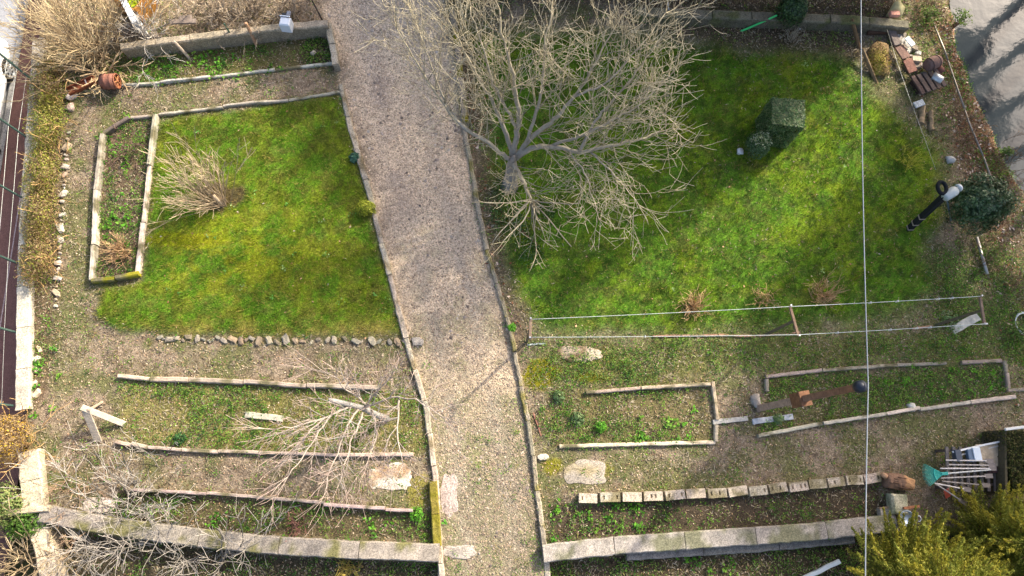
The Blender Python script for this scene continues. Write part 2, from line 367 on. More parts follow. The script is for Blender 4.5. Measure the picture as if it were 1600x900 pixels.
# palettes (linear base colours)
C_SOIL = lin(92, 76, 60); C_DARK = lin(70, 58, 47); C_TAN = lin(136, 121, 102); C_TAN2 = lin(114, 103, 84); C_OLIVE = lin(92, 98, 52)
C_GRAV = lin(208, 185, 156); C_GRAV2 = lin(128, 120, 94); C_GR = lin(84, 124, 28); C_GRY = lin(140, 148, 32); C_GRD = lin(54, 84, 28)
C_LEAFBR = lin(132, 98, 72); C_MOSS = lin(122, 118, 20); C_STRAW = lin(176, 154, 92)
def ground_color(xy, px, py):
    n1 = fbm(xy, .55, 31); n2 = fbm(xy, 2.2, 35); n3 = fbm(xy, 7, 39, 3)
    A = lambda c: np.array(c)[None]
    def mixc(c, d, w): return c*(1-w[:, None])+d*w[:, None]
    c = mixc(np.tile(A(C_TAN), (len(xy), 1)), A(C_TAN2), sstep(.4, .62, n2))
    c = mixc(c, A(C_SOIL), .55*sstep(.52, .7, n3))
    c = mixc(c, A(C_OLIVE), .62*sstep(.45, .6, n1*.5+n2*.5))
    for k, base, amt in (('hedge', C_SOIL, .8), ('weedsR', lin(100, 104, 56), .85), ('bedTop', lin(92, 88, 52), .9), ('soilTop', C_DARK, .95), ('bedFrame', lin(96, 80, 64), .9), ('bedM', lin(116, 110, 62), .85),
                         ('bedB', lin(84, 76, 54), .9), ('bedR1', lin(104, 96, 62), .85), ('bedR2', lin(84, 84, 50), .85), ('bedBR', lin(72, 62, 50), .95),
                         ('below', lin(66, 60, 46), .95), ('belowR', lin(66, 58, 44), .95), ('bank', lin(112, 100, 76), .85), ('litterBank', lin(112, 80, 60), .8), ('weedsFR', lin(88, 94, 50), .85), ('upTop', lin(148, 130, 108), .7), ('aboveR', lin(74, 62, 50), .9)):
        w = mask(k, px, py)*amt; b = np.tile(A(base), (len(xy), 1))
        b *= (.7+.6*n3)[:, None]
        c = mixc(c, b, w)
    g = mixc(np.tile(A(C_GR), (len(xy), 1)), A(C_GRY), sstep(.40, .66, n1*.3+n2*.45+n3*.25)*.55)
    g = mixc(g, A(C_GRD), sstep(.46, .62, n3)*.75); g = mixc(g, A(lin(120, 112, 66)), .25*sstep(.58, .66, fbm(xy, 3.6, 43, 3)))
    gl = mixc(g, A(lin(112, 112, 42)), .12+.3*sstep(.44, .6, n2*.4+n3*.6)); gl = mixc(gl, A(lin(144, 152, 34)), .75*np.exp(-(((px-370)/140)**2+((py-400)/75)**2))*sstep(.4, .6, n2*.6+n3*.4))  # yellow mid-lawn patch paints its sunlit area into the grass colour
    dead = sstep(495, 530, py)*mask('lawnL', px, py)
    gl = mixc(gl, A(C_STRAW), dead*.8*sstep(.35, .6, n2))
    c = mixc(c, gl, mask('lawnL', px, py)); c = mixc(c, g, mask('lawnR', px, py)*.96)
    c = mixc(c, A(lin(74, 62, 50)), mask('soilTopR', px, py)*.85); c = mixc(c, A(lin(92, 76, 62)), mask('treeKerb', px, py)*.6)
    d = mixc(np.tile(A(C_GRAV), (len(xy), 1)), A(C_GRAV2), sstep(350, 800, py+(n1-.5)*400))  # upper gravel lightened to offset its shade; lower end darker and greener
    d = mixc(d, A(lin(116, 116, 76)), .7*sstep(.47, .64, n2)*sstep(150, 700, py)); kc = np.interp(py, [0, 300, 600, 900], [597, 660, 732, 772]); d = mixc(d, A(lin(164, 150, 138)), .5*np.exp(-((np.abs(px-kc)-34)/15)**2)*sstep(.3, .6, n2)); d = mixc(d, A(lin(112, 100, 82)), .7*sstep(.45, .6, n2)*sstep(55, 82, np.abs(px-kc))); d = mixc(d, A(lin(138, 122, 112)), .55*sstep(.55, .75, n1))
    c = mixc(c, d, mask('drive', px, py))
    # moss cushions, bare patches and a yellow lawn streak, each in its own place
    for (mx, my, r1, r2, col, amt) in ((850, 585, 30, 24, C_MOSS, .95), (925, 590, 26, 8, C_MOSS, .8), (862, 728, 16, 14, C_MOSS, .8), (950, 735, 14, 12, C_MOSS, .5), (655, 770, 22, 26, C_MOSS, .65), (684, 770, 12, 30, C_MOSS, .8),
                                       (345, 305, 34, 30, lin(92, 74, 58), .85), (500, 85, 26, 20, C_DARK, .8), (300, 375, 60, 14, lin(150, 146, 20), .5)):
        e = np.hypot((px-mx)/r1, (py-my)/r2)+(n2-.5)*1.4+(n3-.5)*.8
        c = mixc(c, A(col), amt*(1-sstep(.75, 1.15, e)))
    dr = sstep(.45, .75, mask('river', px, py)); c = mixc(c, A(lin(84, 72, 54)), dr*.9)
    return c

STEP = 0.06
gx = np.arange(-15.0, 17.5, STEP); gy = np.arange(-5.2, 16.2, STEP)
XX, YY = np.meshgrid(gx, gy); GXY = np.c_[XX.ravel(), YY.ravel()]
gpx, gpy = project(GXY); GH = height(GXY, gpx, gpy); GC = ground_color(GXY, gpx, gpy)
WALLX = np.interp(gpy, [-200, 60, 210, 400, 640, 700, 800, 1000], [80, 62, 52, 41, 38, 44, 54, 66])
nx, ny = len(gx), len(gy)
idx = np.arange(nx*ny).reshape(ny, nx)
quads = np.stack([idx[:-1, :-1], idx[:-1, 1:], idx[1:, 1:], idx[1:, :-1]], -1).reshape(-1, 4)
keepv = (gpx > WALLX-2)
def facemask(m): return m[quads].mean(1) > .5
keep = keepv[quads].all(1)
mD = facemask(mask('drive', gpx, gpy)); mL = facemask(mask('lawnL', gpx, gpy)); mR = facemask(mask('lawnR', gpx, gpy)) & ~mD
def sub(name, sel, m):
    q = quads[sel & keep]; u, inv = np.unique(q, return_inverse=True)
    return new_obj(name, np.c_[GXY[u], GH[u]], inv.reshape(-1, 4), GC[u], m, None, True, origin=(0, 0, 0))
tag(sub('driveway', mD, 'gravel'), kind='structure')
tag(sub('lawn', mL & ~mD, 'soil'), kind='structure')
tag(sub('lawn', mR & ~mL, 'soil'), kind='structure')
tag(sub('garden_ground', ~mD & ~mL & ~mR, 'soil'), kind='structure')

# land beyond, lower road, pavement, water
def sheet(name, corners, z, col, m, n=1):
    v = np.array([(c[0], c[1], z) for c in corners]); return tag(new_obj(name, v, [tuple(range(len(v)))], np.tile(col, (len(v), 1)), m), kind='structure')
sheet('terrain', [(-900, -900), (900, -900), (900, 900), (-900, 900)], -1.62, lin(92, 92, 60), 'soil')
ZR = -1.30
def line_at(pts, z): return [P(a, b, z) for a, b in pts]
r0 = P(40, 60, ZR); r1 = P(12, 230, ZR); rd = (r0-r1).normalized(); rn = Vector((-rd.y, rd.x, 0))   # along the road (up the picture), and to its left
if rn.x > 0: rn = -rn
def rquad(o0, o1, a, b): return [r1+rd*a+rn*o0, r1+rd*b+rn*o0, r1+rd*b+rn*o1, r1+rd*a+rn*o1]
sheet('road', rquad(-.1, 9, -40, 60), ZR, lin(150, 150, 152), 'asphalt')
sheet('pavement', rquad(-1.6, 0.0, -40, 60), ZR+.1, lin(112, 82, 74), 'asphalt')
kb = MB(); bar(kb, r1+rd*-30+rn*.09+Vector((0, 0, .04)), r1+rd*50+rn*.09+Vector((0, 0, .04)), .14, .16, lin(150, 148, 144), .02)
tag(build(kb, 'road_kerb', 'concrete'), kind='structure')
mk = MB(); bar(mk, r1+rd*-30+rn*-.62+Vector((0, 0, .104)), r1+rd*50+rn*-.62+Vector((0, 0, .104)), .03, .004, lin(170, 150, 145))
tag(build(mk, 'pavement_seam', 'concrete'), kind='structure')
sheet('river', [P(1440, -300, -.8), P(2400, -400, -.8), P(2600, 900, -.8), P(1560, 500, -.8), P(1500, 120, -.8)], -.80, (1, 1, 1), 'water')

rs = np.random.RandomState(11); rng = random.Random(4)
# ------------------------------------------------------------------ ground cover (uncountable stuff)
def candidates(n, seed, box=(-14.5, 15.5, -3.6, 14.6)):
    r = np.random.RandomState(seed); xy = np.c_[r.uniform(box[0], box[1], n), r.uniform(box[2], box[3], n)]
    px, py = project(xy); k = (px > -40) & (px < 1640) & (py > -60) & (py < 940) & (px > np.interp(py, [-200, 60, 210, 400, 640, 700, 800, 1000], [80, 62, 52, 41, 38, 44, 54, 66])+8)
    return xy[k], px[k], py[k], r
def sel(xy, px, py, r, dens):
    k = r.rand(len(xy)) < dens; return xy[k], px[k], py[k]
def notlawn(px, py): return (1-mask('lawnL', px, py))*(1-mask('lawnR', px, py)*.95)*(1-mask('river', px, py))
def blades(name, dens_fn, n, seed, label, ln=(.05, .1), wd=.012, jitter=.25, bright=1.1, lean=.9, box=(-14.5, 15.5, -3.6, 14.6)):
    xy, px, py, r = candidates(n, seed, box); xy, px, py = sel(xy, px, py, r, dens_fn(xy, px, py))
    m = len(xy); h = height(xy, px, py); c = ground_color(xy, px, py)*bright*r.uniform(1-jitter, 1+jitter, (m, 1))
    if name == 'sparse_grass': c = pick([lin(92, 112, 44), lin(112, 124, 52), lin(136, 132, 70), lin(76, 98, 40)], m, r, amt=.25)
    straw = r.rand(m) < .09; c[straw] = np.array(C_STRAW)*.9
    a = r.uniform(0, 6.283, m); L = r.uniform(*ln, m); tilt = r.uniform(.3, lean, m)*1.3
    base = np.c_[xy, h-.004]; side = np.c_[-np.sin(a), np.cos(a), np.zeros(m)]*wd*.5
    tip = base+np.c_[np.cos(a)*np.sin(tilt), np.sin(a)*np.sin(tilt), np.cos(tilt)]*L[:, None]
    v = np.stack([base-side, base+side, tip], 1).reshape(-1, 3)
    cc = np.stack([c*.9, c*.9, c*np.array([1.3, 1.2, .9])], 1).reshape(-1, 3)  # yellow tips paint the glow of low sun into the blades
    o = new_obj(name, v, np.arange(m*3).reshape(-1, 3), cc, 'leaf', origin=(0, 0, 0)); return tag(o, label, 'grass', kind='stuff')
blades('grass', lambda xy, px, py: mask('lawnL', px, py)*(.55+.6*fbm(xy, 1.7, 51)), 150000, 61, 'short green and yellowish grass of the lawn left of the driveway', box=(-10.6, -1.2, 2.4, 10.2))
blades('grass', lambda xy, px, py: mask('lawnR', px, py)*(1-.5*mask('treeKerb', px, py))*(.55+.6*fbm(xy, 1.7, 52)), 250000, 62, 'lush green lawn grass right of the driveway', box=(-1.6, 13.4, 2.2, 12.6))
def tufty(xy, px, py): return np.maximum(mask('lawnL', px, py), mask('lawnR', px, py)*.9)*sstep(.56, .66, fbm(xy, 4.5, 56, 3))
blades('grass_tufts', tufty, 420000, 65, 'coarser grass tufts rising from both lawns', ln=(.09, .17), wd=.016, jitter=.35, bright=1.2, lean=.75)
def fringe(xy, px, py):
    e = np.maximum(np.maximum(mask('weedsR', px, py), mask('weedsFR', px, py))*.9, mask('bedM', px, py)*.7); e = np.maximum(e, mask('bedR2', px, py)*.6); e = np.maximum(e, notlawn(px, py)*(1-mask('drive', px, py))*.16); e = np.maximum(e, mask('drive', px, py)*.35*sstep(.5, .6, fbm(xy, 2.2, 54))*sstep(200, 800, py))
    e = np.maximum(e, mask('lawnL', px, py)*sstep(500, 520, py)*2)
    return e*sstep(.42, .6, fbm(xy, 1.4, 53))
blades('sparse_grass', fringe, 520000, 63, 'sparse yellowish grass in the weedy beds and paths', ln=(.06, .12))
def litter(name, dens_fn, n, seed, label, pal, size, cat='leaf litter', flat=.8):
    xy, px, py, r = candidates(n, seed); xy, px, py = sel(xy, px, py, r, dens_fn(xy, px, py)); m = len(xy)
    p = np.c_[xy, height(xy, px, py)+.012]; v, f, c = leafs(p, size, pick(pal, m, r, amt=.3), r, .6, flat)
    return tag(new_obj(name, v, f, c, 'litter', origin=(0, 0, 0)), label, cat, kind='stuff')
LP = [lin(170, 148, 122), lin(150, 122, 96), lin(186, 166, 142), lin(120, 96, 74), lin(160, 134, 100), lin(92, 76, 60)]
def notlawn(px, py): return (1-mask('lawnL', px, py))*(1-mask('lawnR', px, py)*.95)*(1-mask('river', px, py))
litter('leaf_litter', lambda xy, px, py: notlawn(px, py)*(1-mask('drive', px, py))*(.25+.9*fbm(xy, 1.2, 55))*(1-.5*mask('bedBR', px, py)), 130000, 71, 'pale dry leaf litter strewn over beds and garden paths', LP, .042)
def straws(name, dens_fn, n, seed, label, pal, size, asp=.16):
    xy, px, py, r = candidates(n, seed); xy, px, py = sel(xy, px, py, r, dens_fn(xy, px, py)); m = len(xy)
    cc = pick(pal, m, r, amt=.3)
    if name == 'drive_straw': cc = cc*np.interp(py, [0, 350, 900], [1.1, 1.0, .62])[:, None]  # lighter up the drive like the gravel, offsetting the shade there
    v, f, c = leafs(np.c_[xy, height(xy, px, py)+.02], size, cc, r, asp, .75); return tag(new_obj(name, v, f, c, 'litter', origin=(0, 0, 0)), label, 'straw', kind='stuff')
SP = [lin(150, 138, 116), lin(130, 118, 96), lin(168, 156, 134), lin(112, 98, 80), lin(132, 130, 80)]
straws('dry_straw', lambda xy, px, py: notlawn(px, py)*(1-mask('drive', px, py))*(.15+1.2*sstep(.38, .6, fbm(xy, 1.6, 81)))*(1-.6*mask('bedBR', px, py))*(1-.6*mask('bedB', px, py)), 200000, 91, 'fine dry straw and stalks lying on the paths and beds', SP, .09)
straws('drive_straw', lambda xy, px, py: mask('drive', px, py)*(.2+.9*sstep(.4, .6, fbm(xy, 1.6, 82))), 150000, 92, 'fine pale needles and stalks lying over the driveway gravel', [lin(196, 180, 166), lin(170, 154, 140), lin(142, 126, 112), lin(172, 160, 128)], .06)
litter('fallen_leaves', lambda xy, px, py: np.maximum(mask('litterBank', px, py), .25*mask('treeKerb', px, py))+.6*mask('bank', px, py)*(1-mask('river', px, py)), 90000, 72, 'reddish brown fallen leaves on the river bank', [lin(140, 92, 66), lin(112, 70, 50), lin(176, 140, 112), lin(206, 186, 168)], .085, flat=.6)
litter('lawn_leaves', lambda xy, px, py: np.maximum(mask('lawnL', px, py), mask('lawnR', px, py))*.011, 110000, 73, 'scattered dry leaves lying on the lawns', [lin(190, 150, 120), lin(150, 110, 80), lin(185, 170, 150)], .06)
def pebbles(name, dens_fn, n, seed, label, pal, size):
    xy, px, py, r = candidates(n, seed); xy, px, py = sel(xy, px, py, r, dens_fn(xy, px, py)); m = len(xy)
    h = height(xy, px, py); s = size*r.uniform(.5, 1.3, m)
    ov = np.array([(1, 0, 0), (0, 1, 0), (-1, 0, 0), (0, -1, 0), (0, 0, .7)])
    a = r.uniform(0, 6.28, m); ca, sa = np.cos(a), np.sin(a); ov = ov[None]*(1+r.uniform(-.3, .3, (m, 5, 3)))
    x = ov[..., 0]*ca[:, None]-ov[..., 1]*sa[:, None]*.8; y = ov[..., 0]*sa[:, None]+ov[..., 1]*ca[:, None]*.8
    v = np.stack([x, y, ov[..., 2]], -1)*s[:, None, None]+np.c_[xy, h][:, None, :]
    f = np.array([(0, 1, 4), (1, 2, 4), (2, 3, 4), (3, 0, 4)])[None]+np.arange(m)[:, None, None]*5
    c = np.repeat(pick(pal, m, r, amt=.22)*np.interp(py, [0, 350, 900], [1.1, 1.0, .62])[:, None], 5, axis=0)  # chippings follow the gravel tone, lightened where the drive is shaded
    return tag(new_obj(name, v.reshape(-1, 3), f.reshape(-1, 3), c, 'stone', origin=(0, 0, 0)), label, 'gravel', kind='stuff')
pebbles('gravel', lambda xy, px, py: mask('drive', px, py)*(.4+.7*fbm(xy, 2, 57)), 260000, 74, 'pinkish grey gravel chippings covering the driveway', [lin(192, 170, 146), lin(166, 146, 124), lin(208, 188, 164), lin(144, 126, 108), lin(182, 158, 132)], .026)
pebbles('stones', lambda xy, px, py: mask('drive', px, py)*sstep(.5, .66, fbm(xy, 1.2, 97)), 9000, 79, 'larger loose stones among the driveway gravel', [lin(164, 150, 138), lin(120, 108, 98), lin(186, 174, 160)], .05)
WD = dict(bedTop=(1.2, .5), bedFrame=(.8, .42), bedM=(.9, .43), bedB=(.9, .45), bedR1=(.9, .46), bedR2=(1.2, .44), bedBR=(.45, .52), weedsR=(.9, .46), weedsFR=(1.1, .43), belowR=(.6, .48), below=(.5, .5), hedge=(.5, .5), bank=(.8, .48), soilTopR=(.25, .5), treeKerb=(.25, .5))
def weeds(name, n, seed, label, fn, size, pal, k=9, spread=.07):
    xy, px, py, r = candidates(n, seed); xy, px, py = sel(xy, px, py, r, fn(xy, px, py)); m = len(xy)
    cl = np.repeat(np.c_[xy, height(xy, px, py)+.03], k, axis=0); cl[:, :2] += r.normal(size=(m*k, 2))*spread*np.repeat(r.uniform(.5, 1.2, m), k)[:, None]; cl[:, 2] += np.abs(r.normal(size=m*k))*.04
    cc = np.repeat(pick(pal, m, r, amt=.25), k, axis=0)*r.uniform(.8, 1.2, (m*k, 1))
    v, f, c = leafs(cl, size, cc, r, .6, .55)
    return tag(new_obj(name, v, f, c, 'leaf', origin=(0, 0, 0)), label, 'weeds', kind='stuff')
def weed_d(xy, px, py):
    d = 0.0*px+.06*notlawn(px, py)*(1-mask('drive', px, py))
    n = fbm(xy, .9, 58)*.5+fbm(xy, 3, 59)*.5
    for q, (a, th) in WD.items(): d = np.maximum(d, mask(q, px, py)*a*sstep(th-.05, th+.09, n))
    d = np.maximum(d, .16*mask('drive', px, py)*sstep(.52, .64, n)*sstep(250, 700, py))
    return d*(1-mask('lawnR', px, py))*(1-mask('river', px, py))
GP = [lin(92, 140, 40), lin(70, 112, 44), lin(116, 152, 52), lin(58, 96, 40), lin(124, 146, 70)]
weeds('weeds', 110000, 75, 'low leafy green weeds growing in the beds', weed_d, .04, GP, k=7, spread=.055)
def big_d(xy, px, py):
    t = ((px < 440) & (px > 210) & (py > 80))*mask('bedTop', px, py)*.9
    t = np.maximum(t, ((py < 270) | ((py > 300) & (py < 370)))*(px < 205)*mask('bedFrame', px, py)*1.2)
    t = np.maximum(t, mask('bedB', px, py)*.35*sstep(.5, .6, fbm(xy, 1, 60))); t = np.maximum(t, (px > 1380)*mask('bedR2', px, py)*.6)
    t = np.maximum(t, (px < 1000)*mask('bedBR', px, py)*.5); t = np.maximum(t, (px < 1290)*mask('belowR', px, py)*.5*sstep(.46, .58, fbm(xy, .8, 66)))
    t = np.maximum(t, (px > 1000)*(py > 640)*mask('bedR1', px, py)*.5); t = np.maximum(t, ((px < 92) & (py > 520) & (py < 650))*.6)
    return t
weeds('leafy_plants', 9000, 76, 'bright green leafy plants crowding the garden beds', big_d, .085, [lin(98, 156, 44), lin(82, 138, 42), lin(122, 166, 60)], k=10, spread=.07)
def lawn_weed(xy, px, py):
    c = np.exp(-(((px-455)/70)**2+((py-430)/50)**2)); return mask('lawnL', px, py)*(.012+.1*c*sstep(.5, .6, fbm(xy, 2, 63)))+.004*mask('lawnR', px, py)
weeds('lawn_weeds', 30000, 77, 'small pale green weed rosettes dotted over the lawns', lawn_weed, .05, [lin(120, 160, 80), lin(98, 150, 70), lin(150, 176, 110)], k=8, spread=.05)
def moss_d(xy, px, py):
    t = 0*px
    for (mx, my, r1, r2) in ((850, 585, 29, 24), (925, 590, 24, 8), (862, 728, 15, 13), (655, 770, 20, 24)): t = np.maximum(t, 1-sstep(.7, 1.1, np.hypot((px-mx)/r1, (py-my)/r2)+(fbm(xy, 4, 64)-.5)))
    return t
weeds('moss', 90000, 78, 'yellow green moss cushions beside the driveway kerb', moss_d, .02, [lin(128, 126, 24), lin(104, 106, 22), lin(146, 140, 34)], k=5, spread=.03)
# ------------------------------------------------------------------ walls, kerbs and timber edgings
W_GREY = lin(164, 154, 138); W_PALE = lin(192, 180, 160); W_PINK = lin(172, 154, 138); W_DARK = lin(112, 102, 92); CONC = lin(168, 162, 150); CONC_W = lin(206, 198, 182)
MOSS = np.array(lin(112, 106, 30)); LICH = np.array(lin(110, 106, 70))
def G(px, py, dz=0.0):
    p = P(px, py, 0); return Vector((p.x, p.y, zat(p)+dz))
def centre(rows): 
    q = [p for r in rows for p in r]; return G(sum(a[0] for a in q)/len(q), sum(a[1] for a in q)/len(q))
def edging(name, label, cat, rows, part='board', w=.1, top=.12, col=W_GREY, m='timber', group=None, moss=np.array(lin(104, 98, 74)), gap=0.0, jit=.006, cols=None, z0=-.12):
    t = thing(name, label, cat, centre(rows), group)
    for i, r in enumerate(rows):
        pts = [P(a, b, 0) for a, b in r]; c = vary(cols[i] if cols else col, rng, .14)
        mid = pts[len(pts)//2]; zb = zat(mid)
        kw, kt = (.86, .8) if part == 'board' else (1, 1)
        build(beam(pts, w*kw*rng.uniform(.85, 1.1), zb+z0, zb+top*kt*rng.uniform(.8, 1.15), c, rng, moss=moss, seed=rng.randint(0, 40), jit=jit), part, m, t)
    return t
def cut(line, n):
    """cut a polyline of pixels into n pieces"""
    pts = np.array(line, float); d = np.r_[0, np.cumsum(np.hypot(*np.diff(pts, axis=0).T))]; out = []
    for i in range(n):
        s0, s1 = d[-1]*i/n+(1 if i else 0), d[-1]*(i+1)/n
        ss = [s0]+[x for x in d if s0+3 < x < s1-3]+[s1]
        out.append([(np.interp(s, d, pts[:, 0]), np.interp(s, d, pts[:, 1])) for s in ss])
    return out
KERBC = lin(164, 152, 134)
edging('concrete_kerb', 'grey kerb edging along the left side of the driveway', 'kerb', cut(KL[4:-1], 16), 'kerb_stone', .135, .1, KERBC, 'concrete', moss=np.array(lin(130, 116, 90)), jit=.012)
edging('concrete_kerb', 'weathered kerb edging along the right side of the driveway', 'kerb', cut(KR[3:-1], 15), 'kerb_stone', .11, .08, lin(140, 130, 112), 'concrete', moss=np.array(lin(118, 110, 66)), jit=.014)
edging('timber_edging', 'thin grey board edging along the front of the top left bed', 'edging', [[(190, 135), (252, 131)], [(253, 130), (330, 122)], [(331, 122), (430, 110)], [(431, 110), (523, 99)]], w=.085, top=.12, col=lin(176, 172, 160))
edging('timber_edging', 'grey plank edging along the top of the left lawn', 'edging', [[(207, 186), (250, 182)], [(251, 181), (350, 170)], [(351, 168), (400, 162)], [(401, 163), (452, 160)], [(453, 159), (532, 146)]], w=.09, top=.12, col=lin(160, 150, 136))
fr = [[(205, 187), (166, 212)], [(165, 214), (155, 300)], [(155, 301), (152, 385)], [(151, 386), (148, 440)], [(247, 184), (238, 262)], [(237, 263), (228, 350)], [(227, 351), (218, 432)], [(149, 441), (185, 438)], [(187, 437), (222, 430)]]
fc = [W_DARK, W_GREY, W_PALE, W_PALE, W_GREY, W_PALE, W_PALE, MOSS*1.3, MOSS*1.5]
edging('raised_bed_frame', 'weathered timber frame of the long raised bed left of the lawn', 'bed frame', fr, w=.12, top=.22, cols=fc)
edging('timber_edging', 'row of pinkish boards above the mossy bed left of the driveway', 'edging', [[(188, 588), (237, 593)], [(238, 593), (297, 594)], [(298, 594), (382, 598)], [(384, 597), (480, 604)], [(482, 603), (597, 607)]], w=.13, top=.16, col=W_PINK)
edging('timber_edging', 'long row of narrow boards ending at the bare pruned tree', 'edging', [[(184, 690), (207, 696)], [(209, 693), (234, 700)], [(235, 699), (287, 703)], [(288, 703), (343, 706)], [(344, 705), (440, 708)], [(441, 708), (530, 711)], [(531, 711), (646, 710)]], w=.095, top=.14, col=W_PINK)
edging('timber_edging', 'dark edged boards behind the green bed above the left wall', 'edging', [[(200, 764), (325, 771)], [(326, 770), (508, 785)], [(509, 788), (602, 794)], [(604, 796), (646, 797)]], w=.085, top=.2, col=lin(164, 146, 136))
edging('timber_edging', 'grey boards framing the top and side of the weedy bed nearest the driveway', 'edging', [[(915, 614), (1000, 607)], [(1001, 607), (1108, 601)], [(1112, 597), (1119, 656)], [(1117, 664), (1117, 690)]], w=.1, top=.13, col=lin(164, 148, 128))
edging('timber_edging', 'pale round rail along the bottom of the weedy bed nearest the driveway', 'edging', [[(874, 698), (958, 695)], [(959, 695), (1116, 691)]], w=.1, top=.11, col=lin(196, 180, 154))
edging('timber_edging', 'grey boards along the top and ends of the bed under the rusty pole', 'edging', [[(1195, 589), (1282, 579)], [(1283, 579), (1398, 571)], [(1400, 571), (1476, 568)], [(1500, 567), (1562, 564)], [(1196, 593), (1197, 612)], [(1567, 564), (1570, 582)], [(1570, 583), (1573, 612)], [(1576, 610), (1630, 607)]], w=.1, top=.13, col=lin(150, 138, 124))
edging('timber_edging', 'whitish boards along the bottom of the bed under the rusty pole', 'edging', [[(1183, 681), (1282, 662)], [(1283, 662), (1381, 647)], [(1382, 647), (1433, 638)], [(1435, 640), (1512, 629)], [(1513, 629), (1582, 620)]], w=.11, top=.17, col=W_PALE)
edging('timber_edging', 'half buried reddish plank line at the bottom of the right lawn', 'edging', [[(1020, 526), (1120, 524)], [(1122, 524), (1180, 526)], [(1182, 525), (1250, 520)], [(1425, 514), (1456, 510)]], w=.07, top=.05, col=lin(160, 126, 104))
def loose(name, label, cat, a, b, w, h, col, za=0.0, zb=0.0, m='timber', group=None, moss=None):
    A = G(*a); B = G(*b); A.z += za; B.z += zb; mb = MB()
    n = 8; d = B-A; s = Vector((-d.y, d.x, 0)).normalized()*w/2; v = []; f = []
    for i in range(n+1):
        c = A+d*i/n; j = Vector([rng.uniform(-.006, .006) for _ in range(3)])
        e = .012 if i in (0, n) else 0
        for q in (c-s*.98, c-s+Vector((0, 0, h-.012)), c-s*.86+Vector((0, 0, h-e)), c+s*.86+Vector((0, 0, h-e)), c+s+Vector((0, 0, h-.012)), c+s*.98): v.append(q+j)
    for i in range(n):
        for k in range(6): f.append((i*6+k, i*6+6+k, i*6+6+(k+1) % 6, i*6+(k+1) % 6))
    f.append(tuple(range(6))); f.append(tuple(n*6+k for k in range(6))[::-1])
    v = np.array([tuple(q) for q in v]); mb.add(v, f, mottle(v, np.array(col), .25, 7, rng.randint(0, 40), tint=moss))
    return tag(build(mb, name, m), label, cat, group)
loose('plank', 'short whitish plank lying alone in the mossy left bed', 'plank', (384, 648), (443, 654), .14, .06, lin(176, 170, 150))
loose('plank', 'grey plank stub reaching from the bed corner towards the rusty pole', 'plank', (1113, 660), (1167, 654), .11, .07, lin(170, 166, 158))
loose('plank', 'bluish grey plank lying below the foot of the rusty pole', 'plank', (1175, 659), (1238, 651), .13, .06, lin(164, 168, 172))
loose('plank', 'pale tilted board beside the right clothesline post', 'plank', (1487, 517), (1518, 497), .2, .05, lin(196, 188, 170), zb=.2)
loose('pole', 'white metal pole lying below the bottom right wall', 'pole', (1262, 905), (1312, 877), .09, .08, lin(222, 222, 216), za=.05, zb=.25, m='paint')
loose('stake', 'small reddish stick beside the right kerb', 'stick', (833, 645), (846, 682), .03, .03, lin(140, 100, 84))
loose('pipe', 'short pale pipe lying by the left clothesline post', 'pipe', (824, 539), (852, 537), .04, .04, lin(170, 176, 172), m='metal')
# two planks leaning together with a prop
t = thing('leaning_planks', 'two white planks propped together in a V left of the mossy bed', 'planks', G(150, 660))
def prop(name, a, b, w, h, col):
    mb = MB(); bar(mb, a, b, w, h, col, .008); mb.c[0] = mottle(mb.v[0], np.array(col), .15, 8, 3); return build(mb, name, 'timber', t)
hi = P(131, 639, .62)
prop('plank', P(127, 636, .66), G(196, 663, .03), .13, .035, lin(188, 176, 156)); prop('plank', P(133, 639, .60), G(155, 690, .03), .17, .035, lin(180, 166, 146)); prop('prop_stick', P(138, 641, .6), G(160, 628, 0), .05, .05, lin(170, 150, 130))

# bottom walls
def wallrow(name, label, line, n, w, z0, z1, col, cat='wall', part='coping_slab', moss=MOSS, body=True, m='concrete', group=None, zline=None):
    zz = z1 if zline is None else zline
    t = thing(name, label, cat, P(*line[len(line)//2], 0), group)
    wl = [P(a, b, zz) for a, b in line]
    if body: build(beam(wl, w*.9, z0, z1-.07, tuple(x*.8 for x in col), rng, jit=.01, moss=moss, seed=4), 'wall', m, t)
    for r in cut(line, n):
        build(beam([P(a, b, zz) for a, b in r], w, z1-.075 if body else z0, z1, vary(col, rng, .05), rng, jit=.012, moss=moss, seed=rng.randint(0, 30)), part, m, t)
    return t
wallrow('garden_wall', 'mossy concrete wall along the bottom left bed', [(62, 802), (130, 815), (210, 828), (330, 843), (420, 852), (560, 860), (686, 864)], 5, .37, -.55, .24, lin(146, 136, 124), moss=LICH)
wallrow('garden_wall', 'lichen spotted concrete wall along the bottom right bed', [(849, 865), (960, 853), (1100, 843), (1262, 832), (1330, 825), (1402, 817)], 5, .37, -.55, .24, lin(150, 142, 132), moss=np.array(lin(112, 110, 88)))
wallrow('wall_footing', 'low grey concrete footing below the bottom right wall', [(980, 869), (1100, 861), (1180, 856), (1335, 842)], 3, .2, -.5, -.02, lin(120, 116, 110), body=False, part='footing_block', moss=None, cat='footing')
wallrow('retaining_wall', 'long grey retaining wall behind the top left bed', [(188, 72), (280, 60), (345, 52), (430, 42), (512, 35)], 6, .2, -.15, .45, lin(150, 138, 118), moss=None)
wallrow('garden_wall', 'short plank wall closing the top left bed at the driveway', [(512, 36), (519, 70), (524, 100)], 2, .17, -.1, .3, lin(158, 148, 130), part='coping_slab', moss=None)
wallrow('garden_wall', 'dark mossy wall behind the top of the right lawn', [(990, 16), (1120, 22), (1220, 25), (1340, 30), (1420, 38)], 7, .26, -.1, .4, lin(110, 104, 88), moss=np.array(lin(90, 92, 60)))
